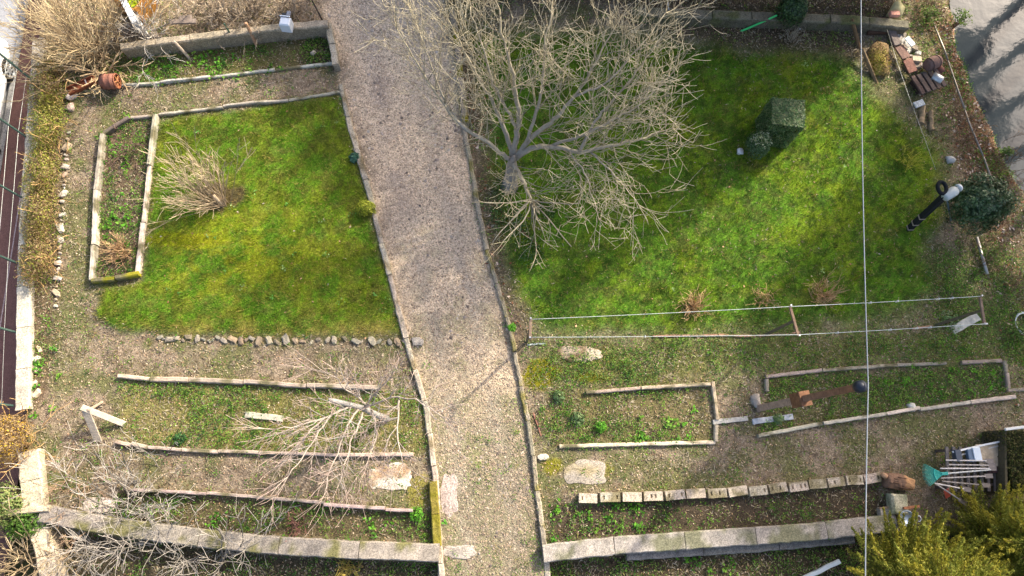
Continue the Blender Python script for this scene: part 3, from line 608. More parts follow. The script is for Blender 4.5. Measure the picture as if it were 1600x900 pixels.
wallrow('retaining_wall', 'whitish stone coping wall above the red pavement', [(60, 60), (55, 130), (49, 215), (41, 320), (37, 420), (35, 520), (34, 640)], 9, .32, ZR, .18, lin(184, 174, 156), moss=None, m='concrete')
wallrow('retaining_wall', 'broad cream wall stub left of the brush heap', [(43, 705), (51, 796)], 2, .46, ZR, .25, lin(190, 176, 150), moss=None)
wallrow('retaining_wall', 'narrow cream ledge crossing the bottom of the cream wall stub', [(-60, 808), (0, 803), (76, 794)], 2, .13, ZR, .3, lin(184, 168, 142), moss=None)
wallrow('retaining_wall', 'sloping cream wall continuing below the ledge', [(52, 806), (66, 850), (82, 930)], 2, .4, ZR, .1, lin(190, 172, 146), moss=None)
wallrow('low_wall', 'grey rubble wall at the top right of the driveway behind the bare tree', [(706, 15), (714, 60), (720, 120), (727, 190)], 5, .16, -.1, .3, lin(140, 128, 112), moss=MOSS)
edging('concrete_kerb', 'short kerb right of the driveway below the bottom wall', 'kerb', cut([(853, 874), (858, 930), (862, 980)], 2), 'kerb_stone', .15, .16, lin(178, 170, 150), 'concrete', moss=MOSS, z0=-.3)
edging('concrete_kerb', 'mossy raised kerb left of the driveway above the bottom wall', 'kerb', cut([(677, 752), (681, 800), (684, 852)], 2), 'kerb_stone', .2, .17, lin(118, 110, 50), 'concrete', moss=MOSS)

# concrete pads
def pad(label, cx, cy, rx, ry, col, top=.018, rot=0.0, moss=None, sd=1):
    n = 28; r = random.Random(sd); v = []; o = G(cx, cy)
    for ring, (s, z) in enumerate(((1.0, -.04), (1.0, top*.6), (.93, top), (.55, top+.008), (0.2, top+.01))):
        for k in range(n):
            a = 2*math.pi*k/n; q = .6+.75*fbm(np.array([[math.cos(a)*1.3+sd*3, math.sin(a)*1.3, ring*.1]]), 1.6, sd, 3)[0]
            sx = math.copysign(abs(math.cos(a))**.7, math.cos(a))*rx*q*s; sy = math.copysign(abs(math.sin(a))**.7, math.sin(a))*ry*q*s
            p = P(cx+sx*math.cos(rot)-sy*math.sin(rot), cy+sx*math.sin(rot)+sy*math.cos(rot), 0); v.append((p.x, p.y, o.z+z+r.uniform(-.004, .004)))
    f = [tuple(range(4*n, 5*n))[::-1]]
    for i in range(4):
        for k in range(n): f.append((i*n+k, i*n+n+k, i*n+n+(k+1) % n, i*n+(k+1) % n))
    v = np.array(v); mb = MB(); mb.add(v, f, mottle(v, np.array(col), .25, 5, sd, tint=moss, tscale=3, tthr=.55))
    return tag(build(mb, 'concrete_slab', 'concrete'), label, 'slab')
pad('whitish worn slab just below the left end of the clotheslines', 905, 553, 34, 12, lin(176, 160, 140), sd=4, top=.03, moss=np.array(lin(120, 100, 78)))
pad('grey rounded slab above the left end of the block row', 914, 737, 32, 21, lin(158, 148, 134), sd=5, moss=np.array(lin(150, 136, 106)))
pad('white crumbling slab right of the pruned bare tree', 612, 746, 32, 23, lin(196, 184, 168), sd=8, moss=np.array(lin(150, 124, 96)))
pad('grey slab lying on the driveway beside the left kerb', 702, 776, 13, 34, lin(170, 154, 144), sd=10)
pad('flat grey slab in line with the left wall across the driveway', 717, 862, 28, 10, lin(160, 150, 138), sd=12, top=.02)
pad('small pale stone at the kerb below the mossy patch', 848, 714, 9, 5, lin(196, 184, 164), sd=14, top=.07)
pad('small grey concrete lump on the driveway beside the left kerb', 653, 534, 9, 7, lin(150, 142, 132), sd=15, top=.07)
pad('pale concrete pad under the brush at the bottom left', 155, 790, 26, 13, lin(196, 180, 166), sd=17, top=.05)

# stone rows
def stones(label, pts, part_cols, group=None):
    t = thing('stone_edging', label, 'edging', centre([[(p[0], p[1]) for p in pts]]), group)
    for (x, y, rx) in pts:
        s = rx/78.0; v, f, c = rock(G(x, y, .02), s, rng, vary(rng.choice(part_cols), rng, .12), (1.2, .7, .5))
        new_obj('stone', v, f, c, 'stone', t)
    return t
pts = []; x = 246
while x < 628:
    w = rng.uniform(3, 8.5); pts.append((x+w, 529+6*(x-246)/380+rng.uniform(-3, 3)-(2 if x > 520 else 0), w)); x += 1.7*w+rng.choice([0, 0, 1, 3, 7])
stones('row of pale rubble stones along the bottom of the left lawn', pts, [lin(150, 140, 122), lin(140, 122, 102), lin(132, 126, 112), lin(120, 110, 92)])
pts = []; y = 205
while y < 480:
    h = rng.choice([2, 3, 4, 5.5, 8])*rng.uniform(.8, 1.2); pts.append((np.interp(y, [205, 250, 300, 350, 400, 480], [108, 103, 99, 97, 93, 87])+rng.uniform(-1.5, 1.5), y+h, h)); y += 2*h+rng.choice([0, 0, 1, 4])
stones('line of whitish stones between the hedge and the left path', pts, [lin(180, 170, 154), lin(164, 146, 124), lin(168, 162, 150)])
stones('pale stones along the right side of the cream wall', [(56, 561, 7), (57, 578, 6), (54, 600, 6), (58, 616, 8), (62, 545, 5)], [lin(206, 194, 176), lin(196, 176, 150)])
def single_stone(name, label, px, py, r, col, sq=(1, .8, .7), cat='stone', dz=.03):
    v, f, c = rock(G(px, py, dz), r, rng, col, sq); return tag(new_obj(name, v, f, c, 'stone', None, True), label, cat)
single_stone('stone', 'pale stone at the left end of the rusty trough', 113, 151, .13, lin(206, 194, 186))
single_stone('stone', 'pinkish stone below the rusty trough', 111, 168, .11, lin(200, 176, 160))
single_stone('stone', 'small white stone below the round evergreen bush at the top', 1247, 44, .08, lin(206, 206, 204))
single_stone('stone', 'white stone on the lawn left of the variegated shrub', 1155, 238, .1, lin(216, 214, 212))
single_stone('stone', 'white lump above the white end board of the rusty pole bed', 1424, 637, .12, lin(206, 200, 190))
single_stone('stone', 'pale grey stone on the bank above the black post', 1486, 249, .13, lin(186, 184, 178))
single_stone('stone', 'grey stones at the foot of the rusty pole', 1180, 626, .15, lin(150, 142, 132))
single_stone('stone', 'pale rubble lump in the top left bed corner', 489, 82, .08, lin(176, 166, 150))

# hollow blocks
BL = [(905, 935, 779, 779), (938, 970, 777, 777), (973, 1004, 777, 776), (1006, 1037, 776, 775), (1040, 1070, 774, 773), (1073, 1104, 773, 771), (1107, 1137, 771, 769), (1139, 1169, 769, 766), (1171, 1200, 767, 764), (1202, 1231, 764, 761), (1233, 1262, 761, 758), (1264, 1292, 758, 754), (1294, 1321, 754, 751), (1323, 1349, 751, 749), (1351, 1377, 749, 746)]
def block_mesh(mb, A, B, w, z0, z1, col):
    d = (B-A); L = d.length; x = d.normalized(); y = Vector((-x.y, x.x, 0)); n = 4
    def pt(u, v, z): q = A+x*u+y*v; return (q.x, q.y, z)
    xs = [0]; e = .05; cw = (L-e*(n+1))/n
    for k in range(n): xs += [e+k*(cw+e), e+k*(cw+e)+cw]
    xs += [L]; ys = [-w/2, -w/2+.06, w/2-.06, w/2]; v = []; f = []; r = random.Random(int(A.x*100))
    def quad(*q):
        i = len(v); v.extend(q); f.append((i, i+1, i+2, i+3))
    for i in range(len(xs)-1):
        for j in range(3):
            hole = (j == 1 and i % 2 == 1)
            a, b, c, dd = xs[i], xs[i+1], ys[j], ys[j+1]
            if not hole: quad(pt(a, c, z1), pt(b, c, z1), pt(b, dd, z1), pt(a, dd, z1))
            else:
                zz = z1-r.choice([.003, .003, .006, .025])
                quad(pt(a, c, zz), pt(b, c, zz), pt(b, dd, zz), pt(a, dd, zz))
                quad(pt(a, c, zz), pt(a, c, z1), pt(b, c, z1), pt(b, c, zz)); quad(pt(a, dd, zz), pt(b, dd, zz), pt(b, dd, z1), pt(a, dd, z1))
                quad(pt(a, c, zz), pt(a, dd, zz), pt(a, dd, z1), pt(a, c, z1)); quad(pt(b, c, zz), pt(b, c, z1), pt(b, dd, z1), pt(b, dd, zz))
    for (u0, v0, u1, v1) in ((0, ys[0], L, ys[0]), (L, ys[0], L, ys[3]), (L, ys[3], 0, ys[3]), (0, ys[3], 0, ys[0])):
        quad(pt(u0, v0, z0), pt(u1, v1, z0), pt(u1, v1, z1), pt(u0, v0, z1))
    v = np.array(v); c = mottle(v, np.array(col), .2, 9, r.randint(0, 30), tint=np.array(lin(126, 116, 88)), tscale=2.4, tthr=.55)
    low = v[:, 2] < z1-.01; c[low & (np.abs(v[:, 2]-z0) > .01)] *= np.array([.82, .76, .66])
    mb.add(v, f, c)
t = thing('block_edging', 'long row of hollow concrete blocks above the bottom right bed', 'edging', G(1140, 768))
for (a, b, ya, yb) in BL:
    mb = MB(); dz = rng.uniform(-.03, .02); block_mesh(mb, P(a, ya+rng.uniform(-1.3, 1.3), .16), P(b-rng.uniform(0, 2), yb+rng.uniform(-1.3, 1.3), .16), .2, -.12, .17+dz, vary(lin(180, 166, 146), rng, .12)); build(mb, 'block', 'concrete', t)

# ------------------------------------------------------------------ poles, lines and cable
t = thing('rusty_pole', 'leaning rusty square steel pole with a black cap and collar box', 'pole', G(1186, 638))
a = G(1186, 638, -.05); b = P(1344, 604, 4.35)
def along(q): return a+(b-a)*q
mb = MB(); bar(mb, along(0), along(.48), .15, .15, lin(150, 132, 116), .012); mb.c[0] = mottle(mb.v[0], np.array(lin(150, 128, 112)), .3, 3, 2); build(mb, 'lower_tube', 'rust', t)
mb = MB(); bar(mb, along(.48), along(1), .125, .125, lin(150, 100, 72), .012); mb.c[0] = mottle(mb.v[0], np.array(lin(122, 86, 64)), .3, 3, 5, tint=lin(140, 130, 124), tscale=1, tthr=.55); build(mb, 'upper_tube', 'rust', t)
mb = MB(); bar(mb, along(.44), along(.54), .3, .24, lin(112, 78, 54), .015); o = build(mb, 'collar_box', 'rust', t)
mb = MB(); lathe(mb, along(.49)+Vector((.02, -.13, .02)), [(.025, 0), (.025, .02), (.01, .03)], lin(190, 180, 170), 8, axis=(0, -1, .2)); build(mb, 'bolt', 'metal', o)
mb = MB(); lathe(mb, along(.985), [(.105, 0), (.11, .05), (.1, .13), (.05, .17), (.01, .18)], lin(28, 34, 46), 14, axis=b-a); cap = build(mb, 'cap', 'plastic', t, True)
mb = MB(); top = b+Vector((.06, 0, .15))
def sag(p, q, s, n=30): return [p+(q-p)*(i/n)+Vector((0, 0, -s*4*(i/n)*(1-i/n))) for i in range(n+1)]
far = P(1347, -260, 5.4); near = P(1353, 1180, 5.2)
tube(mb, [tuple(x) for x in sag(far, top, .12)[:-1]+sag(top, near, .05)], .0105, lin(126, 132, 138), 6); tag(build(mb, 'overhead_cable', 'plastic', None, True), 'thick pale grey overhead cable crossing the lawn from top to bottom', 'cable')
HB = 1.62
def tpost(label, p0, p1, lean=(0, 0), col=lin(122, 104, 88)):
    a = P(*p0, HB); b = P(*p1, HB); c = (a+b)/2; t = thing('clothesline_post', label, 'post', (c.x, c.y, zat(c)), 'clothesline posts')
    mb = MB(); bar(mb, (c.x+lean[0], c.y+lean[1], zat(c)-.1), (c.x, c.y, HB-.02), .055, .055, lin(104, 96, 78), .006, up=(0, 1, 0)); build(mb, 'post', 'timber', t)
    mb = MB(); bar(mb, a, b, .06, .05, col, .008); build(mb, 'crossbar', 'timber', t)
    for q in (a, b):
        mb = MB(); lathe(mb, q+Vector((0, 0, .02)), [(.012, 0), (.012, .05), (.02, .055), (.02, .065)], lin(190, 190, 190), 8); build(mb, 'hook', 'metal', t)
tpost('short clothesline post with crossbar next to the driveway kerb', (829, 498), (828, 528))
tpost('brown clothesline post with crossbar in the middle of the two lines', (1234, 478), (1247, 525), col=lin(116, 96, 80))
tpost('clothesline post with crossbar at the right ends of the lines', (1531, 463), (1538, 507))
def cline(label, pts, peg):
    mb = MB(); w = [P(*p, HB+.06) for p in pts]; path = []
    for p, q in zip(w[:-1], w[1:]): path += sag(p, q, .05, 14)[:-1]
    path.append(w[-1]); tube(mb, [tuple(x) for x in path], .0062, lin(186, 192, 186), 5); t = thing('clothesline', label, 'clothesline', (w[0].x, w[0].y, HB))
    build(mb, 'line', 'plastic', t, True)
    for (i, f) in peg:
        q = path[min(int(f*len(path)), len(path)-1)]; mb = MB(); box(mb, q+Vector((0, 0, -.03)), (.025, .03, .09), lin(214, 208, 190), bev=.006); box(mb, q+Vector((0, 0, .02)), (.018, .045, .02), lin(180, 180, 180)); build(mb, 'peg', 'plastic', t)
cline('upper of the two white clotheslines above the lawn', [(829, 499), (1234, 479), (1531, 463)], [(0, .78), (0, .93), (0, .71), (0, .87)])
cline('lower of the two white clotheslines at the edge of the lawn', [(828, 527), (1247, 523), (1538, 506)], [(0, .8), (0, .24), (0, .83), (0, .74), (0, .97), (0, .62)])
# black post with a pale lamp head
t = thing('black_post', 'leaning black post with pale bands, bracket ring and white lamp head', 'post', G(1419, 359))
a = G(1419, 359, -.05); b = P(1477, 305, 1.55)
mb = MB(); bar(mb, a, b, .13, .13, lin(26, 28, 28), .01); mb.c[0] = mottle(mb.v[0], np.array(lin(36, 38, 38)), .4, 3, 8); build(mb, 'shaft', 'timber', t)
for q in (.06, .2, .38): mb = MB(); bar(mb, along(q), along(q+.025), .142, .142, lin(150, 136, 122), .005); build(mb, 'band', 'plastic', t)
mb = MB(); ang = np.linspace(0, 2*math.pi, 15); c0 = P(1471, 294, 1.6)
tube(mb, [(c0.x+.1*math.cos(x), c0.y+.15*math.sin(x), 1.62) for x in ang], .045, lin(22, 26, 30), 7, False); build(mb, 'bracket_ring', 'rubber', t, True)
mb = MB(); e = P(1497, 294, 1.6); s = P(1476, 309, 1.58); lathe(mb, s, [(.09, 0), (.1, .02), (.115, .2), (.12, .3), (.1, .33)], lin(170, 178, 176), 10, axis=e-s); hd = build(mb, 'lamp_head', 'paint', t, True)
mb = MB(); lathe(mb, e, [(.09, -.01), (.1, .02), (.08, .06), (.01, .07)], lin(196, 200, 200), 10, axis=e-s); build(mb, 'lamp_glass', 'glass', hd, True)
mb = MB(); tube(mb, [tuple(P(1479, 311, 1.5)), tuple(P(1482, 325, 1.0)), tuple(P(1486, 345, .3))], .02, lin(70, 90, 100), 5); build(mb, 'conduit', 'plastic', t)
# posts behind the top left bed
def stick_post(name, label, base, top, h, r, col, m='timber', sides=7):
    a = G(*base, -.05); b = P(*top, h); mb = MB(); tube(mb, [tuple(a), tuple((a+b)/2+Vector((.008, 0, 0))), tuple(b), tuple(b+(b-a)*.01)], [r, r*.95, r*.9, r*.4], mottle(np.zeros((4, 3)), col, 0), sides); o = build(mb, name, m); return tag(o, label, 'post')
stick_post('metal_post', 'thin dark green metal stake in the top left bed', (369, 69), (350, 37), .75, .025, lin(52, 82, 64), 'paint')
stick_post('wooden_post', 'brown wooden stake standing against the top left wall', (400, 70), (384, 36), .75, .045, lin(172, 136, 106))
stick_post('wooden_post', 'pale wooden stake leaning over the left end of the top left bed', (296, 91), (272, 65), .6, .04, lin(176, 160, 142))
stick_post('wooden_post', 'thin dark pole rising at the corner of the top left wall', (508, 40), (487, 0), 1.0, .022, lin(84, 74, 66))
stick_post('cane', 'bright green plastic cane leaning into the round bush at the top', (1155, 49), (1214, 24), .5, .03, lin(70, 200, 110), 'plastic')
stick_post('wooden_post', 'broken timber stake beside the compost mound', (1372, 132), (1347, 76), .3, .05, lin(122, 102, 76))
stick_post('wooden_post', 'slanting timber in the dark bed corner at the top', (1345, 78), (1331, 30), .4, .05, lin(112, 90, 64))
# road side fence on the wall
t = thing('wire_fence', 'green wire fence standing on the wall above the red pavement', 'fence', P(38, 320, 0))
fp = [(56, 130), (44, 216), (37, 310), (29, 412), (24, 519), (20, 634)]; tops = []
for (x, y) in fp:
    a = P(x, y, .1); bt = Vector((a.x-.02, a.y, 1.45)); tops.append(bt); mb = MB(); tube(mb, [tuple(a), tuple(bt)], .028, lin(66, 88, 80), 6); build(mb, 'post', 'paint', t)
for z in (.45, .8, 1.15, 1.42):
    mb = MB(); tube(mb, [(q.x+.01, q.y, z) for q in tops], .003, lin(120, 124, 122), 4); build(mb, 'wire', 'metal', t)
# low fence on the bank
t = thing('bank_rail', 'long pale pipe rail lying along the leaf strewn bank', 'rail', G(1490, 150))
for r in cut([(1450, 20), (1476, 80), (1497, 145), (1513, 190), (1538, 250), (1562, 320)], 4):
    mb = MB(); tube(mb, [tuple(G(x, y, .12)) for x, y in r], .022, lin(140, 134, 124), 7); build(mb, 'pipe', 'metal', t, True)
mb = MB(); tube(mb, [tuple(P(x, y, .7)) for x, y in ((1386, 46), (1400, 92), (1420, 150), (1446, 220), (1462, 265))], .004, lin(170, 170, 164), 5); tag(build(mb, 'guy_wire', 'metal', None, True), 'thin pale wire running beside the rusty boards at the top right', 'wire')
mb = MB(); tube(mb, [tuple(G(1523, 372, .1)), tuple(G(1538, 430, .12))], .04, lin(170, 166, 160), 7); tag(build(mb, 'pipe', 'metal', None, True), 'short grey pipe in the weeds below the round bush on the bank', 'pipe')
mb = MB(); tube(mb, [tuple(P(1042, -20, .9)), tuple(P(1044, 10, .6)), tuple(G(1046, 26, .1))], .012, lin(200, 204, 210), 5); tag(build(mb, 'cord', 'plastic', None, True), 'short white cord hanging at the top of the bare tree', 'cord')
for k in range(1):
    mb = MB(); c0 = G(1602, 506, .06)
    for j in range(3):
        ang = np.linspace(0, 6.28, 22); tube(mb, [(c0.x+(.22+.02*j)*math.cos(x), c0.y+(.3-.02*j)*math.sin(x), c0.z+.025*j) for x in ang], .012, lin(206, 210, 210), 5, False)
    tag(build(mb, 'hose_coil', 'plastic', None, True), 'coil of white hose at the right edge of the picture', 'coil')
# ------------------------------------------------------------------ vegetation
def unit(v): v = np.asarray(v, float); return v/(np.linalg.norm(v)+1e-9)
def grow(mb, p, d, L, r, lev, rg, o):
    n = 5 if lev else 4; pts = [np.array(p, float)]; d = unit(d); step = L/n
    for i in range(n):
        d = unit(d+np.array([rg.gauss(0, 1) for _ in range(3)])*o['wig']+np.array([0, 0, o['up']])); pts.append(pts[-1]+d*step)
    rad = np.linspace(r, max(r*.45, o['rmin']), n+1)
    col = np.array(o['cols'][min(lev, len(o['cols'])-1)])*rg.uniform(.8, 1.2)
    tube(mb, pts, rad, col, o.get('sides', (3, 4, 5, 6))[min(lev, 3)], lev > 1)
    if lev > 0:
        for k in range(o['kids'][lev-1]):
            t = rg.uniform(o.get('t0', .2), 1.0)*n; i = min(int(t), n-1); q = pts[i]+(pts[i+1]-pts[i])*(t-i); tg = unit(pts[i+1]-pts[i])
            s = np.array([rg.gauss(0, 1), rg.gauss(0, 1), rg.gauss(0, .8)]); s = unit(s-tg*s.dot(tg))
            a = rg.uniform(*o['ang']); grow(mb, q, tg*math.cos(a)+s*math.sin(a), L*rg.uniform(*o['len']), max(rad[i]*.62, o['rmin']), lev-1, rg, o)
    return pts
def limb(mb, pts, r0, r1, o, rg, every=.2, side=(.5, 1.2), col=None, lev=2, start=.25, outward=None):
    P_ = np.array([tuple(p) for p in pts], float); d = np.r_[0, np.cumsum(np.linalg.norm(np.diff(P_, axis=0), axis=1))]
    m = max(6, int(d[-1]/.14)); s = np.linspace(0, d[-1], m); Q = np.stack([np.interp(s, d, P_[:, k]) for k in range(3)], 1)
    for _ in range(2): Q[1:-1] = (Q[:-2]+2*Q[1:-1]+Q[2:])/4
    Q[1:-1] += np.array([[rg.gauss(0, .015) for _ in range(3)] for _ in range(m-2)])
    rad = np.interp(s, [0, d[-1]], [r0, r1]); fr = (s/d[-1])[:, None]
    c = np.array(col or lin(150, 144, 134))*(1-fr)+np.array(o['cols'][1])*fr
    tube(mb, Q, rad, c, 8)
    x = d[-1]*start
    while x < d[-1]:
        i = min(int(x/d[-1]*(m-1)), m-2); tg = unit(Q[i+1]-Q[i]); h = np.array([rg.gauss(0, 1), rg.gauss(0, 1), rg.gauss(.15, .6)]); h = unit(h-tg*h.dot(tg)); a = rg.uniform(.5, 1.2)
        grow(mb, Q[i], tg*math.cos(a)+h*math.sin(a), rg.uniform(*side)*(1-.3*x/d[-1]), max(min(rad[i]*.5, .0105), o['rmin']*1.3), lev, rg, o); x += every*rg.uniform(.6, 1.4)
    for k in range(4):
        grow(mb, Q[-1], unit(Q[-1]-Q[-3])+np.array([rg.gauss(0, .35) for _ in range(3)]), rg.uniform(.4, .8), r1, 1, rg, o)
rg = random.Random(21)
O = dict(wig=.11, up=.11, rmin=.0038, kids=(2, 3), ang=(.45, 1.1), len=(.45, .85), cols=[lin(190, 178, 150), lin(172, 160, 132), lin(146, 138, 118)], sides=(3, 3, 4, 6))
t = thing('bare_tree', 'large leafless spreading tree beside the driveway with pale twisting twigs', 'tree', G(797, 287))
mb = MB(); tube(mb, [tuple(G(796, 291, -.1)), tuple(G(797, 287, .08)), tuple(P(799, 270, .55)), tuple(P(800, 257, 1.0)), tuple(P(801, 250, 1.3)), tuple(P(803, 244, 1.5))], [.28, .18, .145, .125, .08, .03], lin(142, 134, 124), 12); build(mb, 'trunk', 'bark', t, True)
LIMBS = [
 ([(801, 252, 1.1), (806, 262, 1.4), (817, 282, 1.7), (827, 306, 1.9), (832, 316, 2.0)], .1, .045, .13),
 ([(801, 252, 1.1), (830, 232, 1.7), (860, 228, 2.0), (905, 239, 2.3), (928, 234, 2.5), (990, 220, 2.8), (1030, 208, 2.9), (1050, 200, 3.1)], .12, .02, .17),
 ([(801, 252, 1.1), (828, 215, 1.9), (860, 195, 2.4), (900, 150, 3.2), (930, 100, 3.8), (960, 45, 4.2)], .11, .02, .17),
 ([(801, 252, 1.1), (808, 205, 1.9), (812, 180, 2.3), (800, 110, 3.3), (785, 50, 4.0), (775, -10, 4.5)], .12, .02, .17),
 ([(801, 252, 1.1), (795, 220, 1.6), (783, 190, 2.1), (765, 150, 2.8), (730, 90, 3.5), (700, 30, 4.1)], .1, .02, .18),
 ([(801, 252, 1.1), (780, 240, 1.6), (755, 216, 2.1), (730, 206, 2.3), (705, 180, 2.6), (665, 120, 3.2), (620, 45, 3.8)], .09, .017, .18),
 ([(822, 222, 1.8), (846, 150, 3.0), (850, 80, 3.9), (862, 10, 4.5)], .07, .02, .17),
 ([(905, 239, 2.3), (930, 190, 2.9), (985, 125, 3.6), (1025, 70, 4.0)], .06, .017, .17),
 ([(862, 228, 2.0), (925, 205, 2.9), (1000, 165, 3.5), (1045, 120, 3.9)], .06, .017, .17),
 ([(808, 200, 2.0), (770, 130, 3.2), (750, 60, 4.0), (735, 10, 4.4)], .06, .017, .18),
 ([(900, 150, 3.2), (950, 130, 3.6), (1010, 60, 4.2), (1040, 20, 4.4)], .04, .015, .18),
 ([(730, 206, 2.3), (700, 170, 2.7), (670, 90, 3.4), (640, 10, 4.0)], .04, .015, .24),
 ([(920, 236, 2.4), (950, 262, 2.5), (985, 300, 2.6), (998, 320, 2.6)], .035, .014, .2),
 ([(890, 236, 2.25), (915, 268, 2.3), (925, 310, 2.4), (935, 340, 2.4)], .032, .014, .2),
]
for pts, a0, a1, ev in LIMBS:
    mb = MB(); limb(mb, [P(*p) for p in pts], a0*.64, a1*.62, O, rg, every=ev*.56, side=(.6, 1.5)); build(mb, 'limb', 'bark', t, True)
# low drooping spray below the fork
mb = MB()
for tip in [(752, 347), (768, 372), (812, 402), (848, 398), (893, 388), (870, 350), (905, 360), (790, 350), (838, 372)]:
    p0 = np.array(P(830, 312, 2.0)); p1 = np.array(P(*tip, 2.2)); grow(mb, p0, p1-p0+np.array([0, 0, .1]), np.linalg.norm(p1-p0), .02, 2, rg, dict(O, up=.03, wig=.12, t0=.3, kids=(1, 3), len=(.3, .55)))
build(mb, 'drooping_branches', 'bark', t, True)

def twig_bush(name, label, base, n, L, cone, axis, cols, r0=.014, o=None, rg=None, cat='shrub', lev=2, spread=.1, group=None, t0=.2):
    rg = rg or random.Random(len(label)); b = np.array(G(*base)); oo = dict(wig=.12, up=.04, rmin=.005, kids=(2, 3), ang=(.25, .7), len=(.35, .6), cols=cols); oo.update(o or {})
    t = thing(name, label, cat, tuple(b), group); ax = unit(axis); mb = MB(); mt = MB()
    for i in range(n):
        d = unit(ax+np.array([rg.gauss(0, 1), rg.gauss(0, 1), rg.gauss(0, .6)])*cone); d[2] = abs(d[2])
        p = b+np.array([rg.gauss(0, spread), rg.gauss(0, spread), -.03])
        grow(mt if i % 5 else mb, p, d, rg.uniform(*L), r0*rg.uniform(.7, 1.3), lev, rg, oo)
    build(mb, 'stems', 'bark', t)['kind'] = 'stuff'; build(mt, 'twigs', 'bark', t)['kind'] = 'stuff'; return t
TAN = [lin(186, 168, 138), lin(168, 148, 120), lin(142, 124, 100)]
tb = twig_bush('bare_shrub', 'pale tan leafless shrub fanning over the left lawn', (350, 322), 46, (.9, 1.6), .46, (-.55, .42, .72), TAN, .0095, dict(up=.06, rmin=.0042, wig=.07, kids=(3, 3)), spread=.06)
mb = MB(); b0 = G(350, 322); tube(mb, [tuple(b0+Vector((0, 0, -.05))), tuple(b0+Vector((-.12, .12, .35)))], [.05, .04], lin(196, 172, 140), 8); build(mb, 'trunk', 'bark', tb, True)
TAWNY = [lin(176, 158, 124), lin(156, 136, 104), lin(128, 110, 84)]
twig_bush('bare_shrub', 'huge tawny leafless bush in the top left corner', (160, 92), 66, (1.1, 2.2), .6, (-.25, .25, .8), TAWNY, .016, dict(kids=(4, 4), up=.02, rmin=.0055, wig=.16), spread=.35)
twig_bush('dead_brush', 'pale dry stems piled at the foot of the tawny bush', (165, 102), 16, (.5, 1.0), 1.2, (0, -.1, .15), [lin(206, 180, 140), lin(196, 170, 132)], .026, dict(up=-.05, rmin=.008), spread=.25)
GREYL = [lin(186, 178, 166), lin(164, 156, 146), lin(136, 128, 120)]
twig_bush('lichen_shrub', 'grey lichen covered shrub leaning over the top left wall', (232, 62), 16, (.7, 1.3), .8, (.1, 0, .5), GREYL, .018, dict(kids=(4, 4), wig=.22), spread=.2)
for i, (x, lb) in enumerate(((330, 'grey twiggy bush behind the top left wall, left of three'), (395, 'grey twiggy bush behind the top left wall, middle of three'), (455, 'grey twiggy bush behind the top left wall, nearest the driveway'))):
    twig_bush('grey_bush', lb, (x, 30-i*5), 44, (.35, .75), .9, (0, .05, .7), [lin(172, 156, 134), lin(142, 128, 108), lin(112, 100, 84)], .01, dict(kids=(4, 4), wig=.25, rmin=.0055), rg=random.Random(i+70), spread=.3, group='grey bushes behind the wall')
# pruned tree
rg = random.Random(8)
t = thing('pruned_tree', 'small pruned tree with pinkish bare twigs left of the driveway', 'tree', G(606, 655)); O2 = dict(O, cols=[lin(176, 154, 142), lin(178, 162, 148), lin(164, 156, 148)], up=.02, wig=.1, rmin=.004, kids=(3, 3), ang=(.3, .8))
mb = MB(); tube(mb, [tuple(G(606, 655, -.05)), tuple(P(588, 648, .6)), tuple(P(568, 638, 1.15)), tuple(P(560, 636, 1.35))], [.08, .065, .06, .055], lin(150, 146, 140), 10); build(mb, 'trunk', 'bark', t, True)
mb = MB(); tube(mb, [tuple(P(566, 637, 1.25)), tuple(P(545, 632, 1.5)), tuple(P(524, 627, 1.75)), tuple(P(514, 624, 1.85))], [.06, .055, .05, .035], lin(150, 146, 140), 9); build(mb, 'cut_stub', 'bark', t, True)
for pts in ([(560, 636, 1.35), (530, 640, 1.6), (505, 655, 1.8), (485, 675, 2.0), (470, 690, 2.1)], [(545, 632, 1.4), (515, 650, 1.7), (490, 690, 2.0), (465, 725, 2.2), (450, 745, 2.3)],
            [(568, 638, 1.15), (600, 624, 1.5), (632, 620, 1.7), (662, 630, 2.0), (690, 650, 2.2)], [(624, 622, 1.6), (620, 650, 1.8), (622, 690, 2.0), (630, 725, 2.1)],
            [(560, 640, 1.35), (540, 670, 1.7), (525, 710, 2.0), (512, 745, 2.2)], [(510, 652, 1.7), (470, 668, 1.9), (430, 671, 2.1)], [(568, 638, 1.2), (590, 610, 1.5), (610, 590, 1.8)], [(566, 645, 1.3), (550, 690, 1.8), (535, 740, 2.1)], [(575, 636, 1.2), (545, 610, 1.6), (515, 585, 1.9)], [(580, 640, 1.2), (590, 680, 1.6), (575, 720, 1.9)]):
    mb = MB(); limb(mb, [P(*p) for p in pts], .024, .008, O2, rg, every=.15, side=(.3, .8), col=lin(164, 154, 140), lev=2, start=.15); build(mb, 'limb', 'bark', t, True)
